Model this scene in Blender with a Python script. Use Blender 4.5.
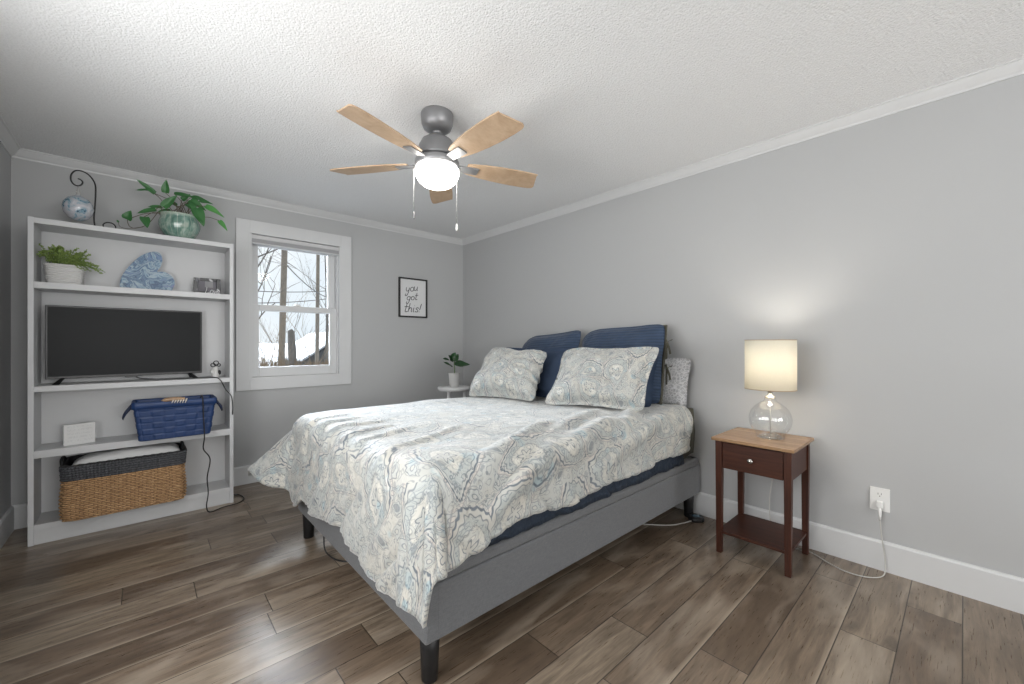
import bpy, math, random
import numpy as np
from mathutils import Vector, Matrix, noise
PI = math.pi
R = math.radians
scene = bpy.context.scene
for o in list(bpy.data.objects):
    bpy.data.objects.remove(o)
COL = scene.collection

# ------------------------------------------------------------------ camera
H = 1.2
cam_d = bpy.data.cameras.new('camera')
cam = bpy.data.objects.new('camera', cam_d)
COL.objects.link(cam)
cam_d.sensor_fit = 'HORIZONTAL'
cam_d.sensor_width = 36
cam_d.lens = 36 * 408.2 / 1024
cam_d.shift_y = 1.2 / 1024
cam_d.clip_start = .05
cam.location = (0, 0, H)
cam.rotation_euler = (PI / 2, 0, -R(42.08))
scene.camera = cam

# ------------------------------------------------------------------ world, light, exposure
scene.view_settings.view_transform = 'Standard'
scene.view_settings.look = 'None'
scene.view_settings.gamma = 1
scene.view_settings.use_curve_mapping = False
scene.view_settings.exposure = 0.0
W = bpy.data.worlds.new('overcast_sky')
scene.world = W
W.use_nodes = True
wt = W.node_tree
wt.nodes.clear()
wo = wt.nodes.new('ShaderNodeOutputWorld')
wb = wt.nodes.new('ShaderNodeBackground')
wc = wt.nodes.new('ShaderNodeTexCoord')
wn = wt.nodes.new('ShaderNodeTexNoise')
wr = wt.nodes.new('ShaderNodeValToRGB')
wn.inputs['Scale'].default_value = 3
wn.inputs['Detail'].default_value = 5
wr.color_ramp.elements[0].position = .35
wr.color_ramp.elements[0].color = (.74, .83, .90, 1)
wr.color_ramp.elements[1].position = .62
wr.color_ramp.elements[1].color = (.90, .94, .96, 1)
wt.links.new(wc.outputs['Generated'], wn.inputs['Vector'])
wt.links.new(wn.outputs['Fac'], wr.inputs['Fac'])
wt.links.new(wr.outputs['Color'], wb.inputs['Color'])
wb.inputs['Strength'].default_value = 1.1
wt.links.new(wb.outputs[0], wo.inputs[0])

XL, XR, YF, YB, ZC = -.633, 2.9055, -3.2, 4.1114, 2.455


def lamp(name, kind, loc, energy, color=(1, 1, 1), rot=(0, 0, 0), **kw):
    d = bpy.data.lights.new(name, kind)
    d.energy = energy
    d.color = color
    for k, v in kw.items():
        setattr(d, k, v)
    o = bpy.data.objects.new(name, d)
    COL.objects.link(o)
    o.location = loc
    o.rotation_euler = rot
    return o


# daylight of the overcast sky falling in through the window in front of us
lamp('overcast_sun', 'SUN', (1, 9, 6), 18, (.82, .91, 1.0), (R(-69), 0, R(6)), angle=R(40))
# fill lamp added to even out the ceiling, set in the added left window
lamp('added_side_fill', 'AREA', (XL + .03, 1.25, 1.36), 46, (1.0, .99, .975), (R(97), 0, R(-90)),
     shape='RECTANGLE', size=1.8, size_y=1.2)
# fill lamp added for general brightness, set in an added window behind the camera
lamp('added_rear_fill', 'AREA', (1.0, YF + .03, 1.42), 100, (1.0, .99, .97), (R(114), 0, 0),
     shape='RECTANGLE', size=2.2, size_y=1.5)


# ------------------------------------------------------------------ node helper
class NT:
    def __init__(s, name):
        s.m = bpy.data.materials.new(name)
        s.m.use_nodes = True
        s.t = s.m.node_tree
        s.t.nodes.clear()
        s.out = s.n('ShaderNodeOutputMaterial')

    def n(s, ty, **kw):
        nd = s.t.nodes.new(ty)
        for k, v in kw.items():
            setattr(nd, k, v)
        return nd

    def put(s, sock, v):
        if v is None:
            return
        if isinstance(v, bpy.types.NodeSocket):
            s.t.links.new(v, sock)
        else:
            if isinstance(v, tuple) and len(v) == 3 and sock.type == 'RGBA':
                v = (*v, 1)
            sock.default_value = v

    def math(s, op, a, b=None, c=None, clamp=False):
        nd = s.n('ShaderNodeMath', operation=op, use_clamp=clamp)
        s.put(nd.inputs[0], a)
        s.put(nd.inputs[1], b)
        if c is not None:
            s.put(nd.inputs[2], c)
        return nd.outputs[0]

    def vmath(s, op, a, b=None, scale=None):
        nd = s.n('ShaderNodeVectorMath', operation=op)
        s.put(nd.inputs[0], a)
        if b is not None:
            s.put(nd.inputs[1], b)
        if scale is not None:
            s.put(nd.inputs['Scale'], scale)
        return nd.outputs[0]

    def coord(s, kind='Object', scale=None):
        c = s.n('ShaderNodeTexCoord').outputs[kind]
        if scale is not None:
            mp = s.n('ShaderNodeMapping')
            s.put(mp.inputs['Vector'], c)
            mp.inputs['Scale'].default_value = scale
            return mp.outputs[0]
        return c

    def sep(s, v):
        nd = s.n('ShaderNodeSeparateXYZ')
        s.put(nd.inputs[0], v)
        return nd.outputs

    def comb(s, x=0., y=0., z=0.):
        nd = s.n('ShaderNodeCombineXYZ')
        s.put(nd.inputs[0], x)
        s.put(nd.inputs[1], y)
        s.put(nd.inputs[2], z)
        return nd.outputs[0]

    def noise(s, vec, scale, detail=2., rough=.5, dist=0., color=False):
        nd = s.n('ShaderNodeTexNoise')
        s.put(nd.inputs['Vector'], vec)
        s.put(nd.inputs['Scale'], scale)
        nd.inputs['Detail'].default_value = detail
        nd.inputs['Roughness'].default_value = rough
        nd.inputs['Distortion'].default_value = dist
        return nd.outputs['Color' if color else 'Fac']

    def voro(s, vec, scale, feature='F1', out='Distance', rnd=1.):
        nd = s.n('ShaderNodeTexVoronoi', feature=feature)
        s.put(nd.inputs['Vector'], vec)
        s.put(nd.inputs['Scale'], scale)
        nd.inputs['Randomness'].default_value = rnd
        return nd.outputs[out]

    def white(s, vec):
        nd = s.n('ShaderNodeTexWhiteNoise', noise_dimensions='3D')
        s.put(nd.inputs['Vector'], vec)
        return nd.outputs

    def ramp(s, f, stops, interp='LINEAR'):
        nd = s.n('ShaderNodeValToRGB')
        cr = nd.color_ramp
        cr.interpolation = interp
        while len(cr.elements) < len(stops):
            cr.elements.new(.5)
        for e, (p, c) in zip(cr.elements, stops):
            e.position = p
            e.color = (*c, 1) if len(c) == 3 else c
        s.put(nd.inputs[0], f)
        return nd.outputs[0]

    def rng(s, v, a, b, c=0., d=1.):
        nd = s.n('ShaderNodeMapRange')
        s.put(nd.inputs[0], v)
        for i, q in enumerate((a, b, c, d)):
            nd.inputs[i + 1].default_value = q
        return nd.outputs[0]

    def mix(s, f, a, b, blend='MIX'):
        nd = s.n('ShaderNodeMix', data_type='RGBA', blend_type=blend)
        s.put(nd.inputs[0], f)
        s.put(nd.inputs[6], a)
        s.put(nd.inputs[7], b)
        return nd.outputs[2]

    def bump(s, h, strength=.3, dist=.01):
        nd = s.n('ShaderNodeBump')
        s.put(nd.inputs['Height'], h)
        nd.inputs['Strength'].default_value = strength
        nd.inputs['Distance'].default_value = dist
        return nd.outputs[0]

    def bsdf(s, color, rough=.5, normal=None, metal=0., **kw):
        b = s.n('ShaderNodeBsdfPrincipled')
        s.put(b.inputs['Base Color'], color)
        s.put(b.inputs['Roughness'], rough)
        s.put(b.inputs['Metallic'], metal)
        if normal is not None:
            s.put(b.inputs['Normal'], normal)
        for k, v in kw.items():
            s.put(b.inputs[k.replace('_', ' ')], v)
        s.t.links.new(b.outputs[0], s.out.inputs[0])
        return b

    def done(s, shader=None):
        if shader is not None:
            s.t.links.new(shader, s.out.inputs[0])
        return s.m


def plain(name, color, rough=.5, metal=0., nscale=0, nstr=.1, ndist=.002, var=.0, **kw):
    g = NT(name)
    co = g.coord()
    c = color
    nrm = None
    f = g.noise(co, nscale or 12, 3)
    if var:
        c = g.mix(f, tuple(x * (1 - var) for x in color), tuple(min(1, x * (1 + var)) for x in color))
    if nscale:
        nrm = g.bump(f, nstr, ndist)
    g.bsdf(c, rough, nrm, metal, **kw)
    return g.m


M = {}
# ---- room
M['wall'] = plain('wall_paint', (.43, .435, .439), .62, nscale=160, nstr=.12, ndist=.001)
M['trim'] = plain('white_trim_paint', (.60, .605, .61), .38, var=.02)
M['shelf'] = plain('white_laminate', (.55, .555, .563), .42, var=.02)


def m_ceiling():
    g = NT('textured_ceiling_paint')
    co = g.coord()
    a = g.noise(co, 130, 3, .65)
    b = g.voro(co, 95)
    h = g.math('ADD', g.math('MULTIPLY', a, 1.0), g.math('MULTIPLY', b, -.5))
    c = g.ramp(a, [(.3, (.76, .765, .77)), (.6, (.84, .845, .85))])
    g.bsdf(c, .8, g.bump(h, .5, .010))
    return g.m


M['ceiling'] = m_ceiling()


def m_floor():
    g = NT('wood_plank_floor')
    co = g.coord()
    x, y, z = g.sep(co)
    wd = .1725
    L = 1.22
    yr = g.math('DIVIDE', g.math('ADD', y, 10 * wd - .004), wd)
    row = g.math('FLOOR', yr)
    fy = g.math('FRACT', yr)
    r1 = g.white(g.comb(row, 3.7, 1.1))[0]
    xs = g.math('ADD', g.math('DIVIDE', x, L), g.math('MULTIPLY', r1, 7.31))
    pl = g.math('FLOOR', xs)
    fx = g.math('FRACT', xs)
    pid = g.comb(pl, row, .5)
    rnd = g.white(pid)
    tone = rnd[0]
    # distances to the plank edges in metres
    dy = g.math('MULTIPLY', g.math('MINIMUM', fy, g.math('SUBTRACT', 1., fy)), wd)
    dx = g.math('MULTIPLY', g.math('MINIMUM', fx, g.math('SUBTRACT', 1., fx)), L)
    d = g.math('MINIMUM', dx, dy)
    gap = g.math('SUBTRACT', 1., g.rng(d, .0008, .0028))
    # grain
    off = g.vmath('SCALE', rnd[1], scale=9.)
    gc = g.vmath('ADD', g.vmath('MULTIPLY', co, (1.6, 13., 1.)), off)
    n1 = g.noise(gc, 2.2, 6, .62, .9)
    gc2 = g.vmath('ADD', g.vmath('MULTIPLY', co, (5., 90., 1.)), off)
    n2 = g.noise(gc2, 2., 3, .6)
    gc3 = g.vmath('ADD', g.vmath('MULTIPLY', co, (1.3, 4., 1.)), off)
    n3 = g.noise(gc3, 1.6, 3, .5, .5)
    base = g.ramp(tone, [(0, (.135, .096, .066)), (.35, (.205, .150, .105)), (.7, (.265, .203, .147)), (1, (.33, .265, .195))])
    c = g.mix(g.rng(n1, .36, .66), g.mix(.62, base, (.06, .042, .03)), base)
    c = g.mix(g.math('MULTIPLY', g.rng(n2, .3, .62, 1, 0), .38), c, (.09, .065, .045))
    c = g.mix(g.math('MULTIPLY', g.rng(n3, .50, .68), .55), c, (.40, .335, .265))
    # knots
    kn = g.voro(g.vmath('ADD', g.vmath('ADD', g.vmath('MULTIPLY', co, (2.2, 4.6, 1.)), off), g.vmath('SCALE', g.noise(co, 12, 2, color=True), scale=.25)), 1.0)
    c = g.mix(g.math('MULTIPLY', g.rng(kn, .03, .17, .75, 0), g.rng(n1, .3, .6, 1, .4)), c, (.040, .027, .020))
    # pale worn long edge on some planks
    pe = g.math('MULTIPLY', g.math('GREATER_THAN', g.white(g.comb(row, pl, 7.7))[0], .55), g.rng(g.math('ADD', fy, g.math('MULTIPLY', n1, .10)), .03, .16, 1, 0))
    c = g.mix(g.math('MULTIPLY', pe, .55), c, (.52, .44, .34))
    c = g.mix(gap, c, (.03, .022, .016))
    hgt = g.math('SUBTRACT', g.math('ADD', g.math('MULTIPLY', n2, .25), g.math('MULTIPLY', n1, .25)), gap)
    rough = g.rng(n2, .2, .8, .24, .38)
    g.bsdf(c, rough, g.bump(hgt, .22, .002), Specular_IOR_Level=.65)
    return g.m


M['floor'] = m_floor()


def m_glass(name, tint=(1, 1, 1), refl=.08):
    g = NT(name)
    tr = g.n('ShaderNodeBsdfTransparent')
    tr.inputs[0].default_value = (*tint, 1)
    gl = g.n('ShaderNodeBsdfGlossy')
    gl.inputs['Roughness'].default_value = .02
    lw = g.n('ShaderNodeLayerWeight')
    lw.inputs[0].default_value = .5
    mx = g.n('ShaderNodeMixShader')
    f = g.math('ADD', g.math('MULTIPLY', g.math('POWER', lw.outputs['Facing'], 4.), .55), refl, clamp=True)
    g.put(mx.inputs[0], f)
    g.t.links.new(tr.outputs[0], mx.inputs[1])
    g.t.links.new(gl.outputs[0], mx.inputs[2])
    return g.done(mx.outputs[0])


M['pane'] = m_glass('window_glass', (1., 1., 1.), .008)
M['clear_glass'] = m_glass('clear_lamp_glass', (.95, .96, .965), .10)

# ---- fabric
def m_paisley(name, base=(.47, .46, .42), uvs=1., strength=1.):
    g = NT(name)
    uv = g.vmath('SCALE', g.coord('UV'), scale=uvs)
    w = g.vmath('SCALE', g.vmath('SUBTRACT', g.noise(uv, 3.2, 2, color=True), (.5, .5, .5)), scale=.11)
    p = g.vmath('ADD', uv, w)
    w2 = g.vmath('SCALE', g.vmath('SUBTRACT', g.noise(uv, 22, 2, color=True), (.5, .5, .5)), scale=.008)
    q = g.vmath('ADD', p, w2)
    big = g.voro(q, 3.3)
    bede = g.voro(p, 3.3, 'DISTANCE_TO_EDGE')
    bcol = g.voro(q, 3.3, 'F1', 'Color')
    br = g.sep(bcol)
    med = g.voro(q, 10.)
    mede = g.voro(q, 10., 'DISTANCE_TO_EDGE')
    mr = g.sep(g.voro(q, 10., 'F1', 'Color'))
    sm = g.voro(q, 34.)
    # ground colour: beige, washed with pale teal
    c = g.mix(g.rng(g.noise(uv, 4.2, 3), .42, .62), base, (.43, .44, .42))
    c = g.mix(g.math('MULTIPLY', g.math('GREATER_THAN', mr[0], .62), g.rng(med, .35, .25)), c, (.36, .44, .46))
    c = g.mix(g.math('MULTIPLY', g.math('LESS_THAN', mr[1], .3), g.rng(med, .3, .2)), c, (.63, .62, .58))
    def drops(scale, rnd_, size, seedv):
        nd = g.n('ShaderNodeTexVoronoi', feature='F1')
        g.put(nd.inputs['Vector'], g.vmath('ADD', p, (seedv, seedv * .7, 0.)))
        nd.inputs['Scale'].default_value = scale
        nd.inputs['Randomness'].default_value = rnd_
        nd.voronoi_dimensions = '2D'
        loc = g.vmath('SCALE', g.vmath('SUBTRACT', g.vmath('ADD', p, (seedv, seedv * .7, 0.)), nd.outputs['Position']), scale=scale / size)
        rn = g.sep(nd.outputs['Color'])
        ro = g.n('ShaderNodeVectorRotate', rotation_type='Z_AXIS')
        g.put(ro.inputs['Vector'], loc)
        g.put(ro.inputs['Angle'], g.math('MULTIPLY', g.math('FLOOR', g.math('MULTIPLY', rn[0], 5.)), 1.2566))
        x, y, z = g.sep(ro.outputs[0])
        xb = g.math('SUBTRACT', x, g.math('MULTIPLY', g.math('MULTIPLY', y, g.math('ABSOLUTE', y)), .45))
        tp = g.math('MAXIMUM', g.math('SUBTRACT', .70, g.math('MULTIPLY', y, .50)), .12)
        fx = g.math('DIVIDE', xb, tp)
        f = g.math('SQRT', g.math('ADD', g.math('MULTIPLY', fx, fx), g.math('MULTIPLY', y, y)))
        an = g.math('ARCTAN2', y, fx)
        return f, an, rn

    def band(f, a_, b_, w_=.012):
        return g.math('MULTIPLY', g.rng(f, a_ - w_, a_ + w_), g.rng(f, b_ - w_, b_ + w_, 1, 0))

    f1, an1, rn1 = drops(2.9, .55, .50, 0.)
    f2, an2, rn2 = drops(11., .8, .48, 3.1)
    fs = g.math('ADD', f1, g.math('MULTIPLY', g.math('ABSOLUTE', g.math('SINE', g.math('MULTIPLY', an1, 13.))), .045))
    ins = g.rng(f1, .97, .93)
    c = g.mix(g.math('MULTIPLY', band(f1, .58, .80, .02), .6), c, (.37, .405, .40))
    c = g.mix(g.math('MULTIPLY', band(f1, .30, .50, .02), .6), c, (.58, .56, .50))
    c = g.mix(g.math('MULTIPLY', band(f1, 1.02, 1.14, .02), .55), c, (.56, .50, .45))
    outm = g.math('MAXIMUM', g.math('MULTIPLY', g.rng(f1, .98, 1.06), 1.), g.math('MULTIPLY', band(f1, .28, .78, .03), .75))
    c = g.mix(g.math('MULTIPLY', g.math('MULTIPLY', outm, band(f2, .35, .75, .03)), .6), c, (.385, .41, .40))
    dark = g.math('MULTIPLY', band(fs, .97, 1.035), .85)
    fs2 = g.math('ADD', f1, g.math('MULTIPLY', g.math('SINE', g.math('MULTIPLY', an1, 17.)), .03))
    dark = g.math('MAXIMUM', dark, g.math('MULTIPLY', band(fs2, .81, .845), .7))
    dark = g.math('MAXIMUM', dark, g.math('MULTIPLY', band(fs, .56, .60), .6))
    dark = g.math('MAXIMUM', dark, g.math('MULTIPLY', band(g.math('ADD', f1, g.math('MULTIPLY', g.math('SINE', g.math('MULTIPLY', an1, 6.)), .09)), .20, .26), .75))
    dark = g.math('MAXIMUM', dark, g.math('MULTIPLY', g.math('MULTIPLY', outm, band(g.math('ADD', f2, g.math('MULTIPLY', g.math('SINE', g.math('MULTIPLY', an2, 7.)), .07)), .74, .86, .03)), .62))
    dark = g.math('MAXIMUM', dark, g.math('MULTIPLY', g.math('MULTIPLY', outm, band(f2, .26, .38, .03)), .6))
    f3, an3, rn3 = drops(27., .9, .47, 7.7)
    out2 = g.math('MAXIMUM', g.rng(f2, .95, 1.05), g.math('MULTIPLY', g.rng(f1, .5, .55), 0.))
    dark = g.math('MAXIMUM', dark, g.math('MULTIPLY', g.math('MULTIPLY', g.math('MULTIPLY', out2, outm), band(f3, .62, .88, .06)), .38))
    dark = g.math('MAXIMUM', dark, g.math('MULTIPLY', g.math('MULTIPLY', band(f1, .60, .80, .01), band(f3, .55, .9, .06)), .42))
    dark = g.math('MAXIMUM', dark, g.math('MULTIPLY', band(f1, 1.10, 1.14, .012), .5))
    dark = g.math('MAXIMUM', dark, g.math('MULTIPLY', g.math('MULTIPLY', band(f1, 1.16, 1.27, .01), g.math('GREATER_THAN', g.math('SINE', g.math('MULTIPLY', an1, 24.)), .3)), .4))
    dots = g.math('MULTIPLY', g.rng(sm, .30, .24), g.rng(sm, .10, .16))
    dark = g.math('MAXIMUM', dark, g.math('MULTIPLY', g.math('MULTIPLY', dots, g.math('GREATER_THAN', g.noise(uv, 5., 1), .55)), .6))
    blot = g.math('MULTIPLY', g.math('GREATER_THAN', rn2[1], .72), g.rng(f2, .60, .50))
    dark = g.math('MAXIMUM', dark, g.math('MULTIPLY', g.math('MULTIPLY', blot, outm), .55))
    dark = g.math('MAXIMUM', dark, g.math('MULTIPLY', g.math('MULTIPLY', outm, band(f2, .97, 1.07, .03)), .4))
    dark = g.math('MULTIPLY', dark, strength)
    c = g.mix(dark, c, (.07, .095, .13))
    wr = g.noise(uv, 14., 4, .6, .6)
    wv = g.noise(uv, 420., 1)
    hgt = g.math('ADD', g.math('MULTIPLY', wr, 1.), g.math('MULTIPLY', wv, .03))
    g.bsdf(c, .62, g.bump(hgt, .75, .014), Sheen_Weight=.45, Sheen_Roughness=.4)
    return g.m


M['paisley'] = m_paisley('paisley_cotton', uvs=1.15)
M['paisley_sham'] = m_paisley('paisley_sham_cotton', uvs=1.6, strength=1.)


def m_quilt(name, color):
    g = NT(name)
    uv = g.coord('UV')
    x, y, z = g.sep(uv)
    a = g.math('ABSOLUTE', g.math('SINE', g.math('MULTIPLY', y, PI / .021)))
    st = g.math('ABSOLUTE', g.math('SINE', g.math('MULTIPLY', x, PI / .016)))
    h = g.math('ADD', a, g.math('MULTIPLY', g.math('MULTIPLY', st, g.rng(a, .5, .2)), .4))
    n = g.noise(uv, 9, 3)
    c = g.mix(g.rng(a, .1, .7), tuple(k * .62 for k in color), color)
    c = g.mix(g.rng(n, .3, .7, 0, .3), c, tuple(k * 1.35 for k in color))
    g.bsdf(c, .85, g.bump(h, .55, .006), Sheen_Weight=.2)
    return g.m


M['quilt'] = m_quilt('navy_quilted_cotton', (.030, .053, .100))
M['navy'] = plain('navy_cotton', (.028, .048, .092), .85, nscale=14, nstr=.5, ndist=.012, var=.15)
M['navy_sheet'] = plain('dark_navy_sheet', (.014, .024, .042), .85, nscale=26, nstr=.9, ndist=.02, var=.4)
M['olive'] = plain('olive_cotton', (.085, .082, .062), .9, nscale=18, nstr=.4, ndist=.01, var=.2)


def m_lace():
    g = NT('white_lace')
    uv = g.coord('UV')
    d = g.voro(uv, 44.)
    e = g.voro(uv, 44., 'DISTANCE_TO_EDGE')
    s = g.voro(uv, 120.)
    f = g.math('MAXIMUM', g.rng(e, .14, .06), g.rng(g.math('SINE', g.math('MULTIPLY', d, 30.)), .2, .8))
    c = g.mix(f, (.40, .405, .42), (.70, .70, .71))
    g.bsdf(c, .85, g.bump(g.math('ADD', f, g.math('MULTIPLY', s, .4)), .7, .006))
    return g.m


M['lace'] = m_lace()


def m_upholstery():
    g = NT('grey_linen_upholstery')
    co = g.coord()
    x = g.noise(g.vmath('MULTIPLY', co, (60., 60., 700.)), 1., 2)
    y = g.noise(g.vmath('MULTIPLY', co, (700., 700., 60.)), 1., 2)
    f = g.math('MULTIPLY', g.math('ADD', x, y), .5)
    c = g.ramp(f, [(.3, (.085, .088, .094)), (.7, (.142, .147, .155))])
    g.bsdf(c, .9, g.bump(f, .3, .002), Sheen_Weight=.2)
    return g.m


M['uphol'] = m_upholstery()
M['mattress'] = plain('mattress_ticking', (.10, .10, .085), .9, nscale=30, nstr=.3, ndist=.01, var=.2)
M['black_wood'] = plain('black_lacquered_wood', (.008, .008, .009), .5)


def m_wood(name, c1, c2, axis=(1., 14., 14.), rough=.35, scale=3.):
    g = NT(name)
    co = g.vmath('MULTIPLY', g.coord(), axis)
    n = g.noise(co, scale, 5, .6, .8)
    f = g.noise(g.vmath('MULTIPLY', co, (2., 5., 5.)), scale * 2, 2)
    c = g.ramp(g.math('ADD', g.math('MULTIPLY', n, .75), g.math('MULTIPLY', f, .25)), [(.32, c1), (.66, c2)])
    g.bsdf(c, rough, g.bump(n, .08, .002), Specular_IOR_Level=.3)
    return g.m


M['cherry'] = m_wood('dark_cherry_wood', (.026, .009, .0055), (.068, .022, .012), (14., 14., 1.), .42)
M['cherry_y'] = m_wood('dark_cherry_board', (.026, .009, .0055), (.068, .022, .012), (14., 1., 14.), .42)
M['cherry_top'] = m_wood('tan_cherry_top', (.20, .115, .060), (.36, .225, .125), (14., 1., 14.), .24)  # top board lighter and more tan than the other cherry parts
M['blade'] = m_wood('maple_blade', (.40, .275, .175), (.54, .395, .27), (9., 9., 9.), .42, 1.2)
M['pewter'] = plain('brushed_pewter', (.26, .262, .27), .42, .55, nscale=60, nstr=.05)
M['chrome'] = plain('brushed_nickel', (.62, .61, .58), .25, 1.)
M['black_plastic'] = plain('black_plastic', (.012, .012, .013), .38)
M['screen'] = plain('dark_tv_screen', (.014, .015, .016), .35, Specular_IOR_Level=.09)
M['white_plastic'] = plain('white_plastic', (.74, .74, .73), .35)
M['dark_slot'] = plain('dark_slot', (.02, .02, .02), .6)
M['cable'] = plain('black_cable', (.010, .010, .010), .5)
M['clear_cable'] = plain('clear_grey_cable', (.50, .49, .46), .35)
M['iron'] = plain('black_iron', (.012, .012, .013), .5, nscale=90, nstr=.2)
M['white_ceramic'] = plain('white_ceramic', (.58, .575, .565), .4, nscale=40, nstr=.05)
M['white_paint'] = plain('white_table_paint', (.72, .72, .72), .4)
M['soil'] = plain('potting_soil', (.035, .025, .018), .95, nscale=120, nstr=.8, ndist=.01)
M['stem'] = plain('plant_stem', (.10, .075, .045), .6)
M['green_stem'] = plain('green_stem', (.09, .16, .05), .55)


def m_leaf(name, c1, c2, rough=.38):
    g = NT(name)
    co = g.coord()
    n = g.noise(co, 18, 2)
    c = g.mix(n, c1, c2)
    b = g.bsdf(c, rough, g.bump(g.noise(co, 60, 2), .1, .003))
    tl = g.n('ShaderNodeBsdfTranslucent')
    g.put(tl.inputs[0], c)
    mx = g.n('ShaderNodeMixShader')
    mx.inputs[0].default_value = .2
    g.t.links.new(b.outputs[0], mx.inputs[1])
    g.t.links.new(tl.outputs[0], mx.inputs[2])
    return g.done(mx.outputs[0])


M['leaf'] = m_leaf('pothos_leaf', (.028, .12, .035), (.055, .20, .055))
M['leaf_bright'] = m_leaf('young_pothos_leaf', (.07, .27, .06), (.12, .36, .10))
M['leaf_rubber'] = m_leaf('rubber_plant_leaf', (.018, .055, .022), (.035, .10, .035), .3)
M['leaf_small'] = m_leaf('small_leaf', (.14, .22, .05), (.32, .42, .12), .5)


def m_lampshade():
    g = NT('cream_linen_shade')
    co = g.coord()
    f = g.noise(g.vmath('MULTIPLY', co, (300., 300., 60.)), 1., 2)
    c = g.mix(f, (.78, .735, .62), (.84, .80, .69))
    df = g.n('ShaderNodeBsdfDiffuse')
    tl = g.n('ShaderNodeBsdfTranslucent')
    g.put(df.inputs[0], c)
    g.put(tl.inputs[0], c)
    mx = g.n('ShaderNodeMixShader')
    mx.inputs[0].default_value = .22
    g.t.links.new(df.outputs[0], mx.inputs[1])
    g.t.links.new(tl.outputs[0], mx.inputs[2])
    return g.done(mx.outputs[0])


M['shade'] = m_lampshade()


def m_emit(name, color, st):
    g = NT(name)
    e = g.n('ShaderNodeEmission')
    e.inputs[0].default_value = (*color, 1)
    e.inputs[1].default_value = st
    return g.done(e.outputs[0])


M['globe'] = m_emit('lit_opal_glass', (1., .96, .89), 17.)
M['bulb'] = m_emit('lit_bulb', (1., .9, .75), 12.)


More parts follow.
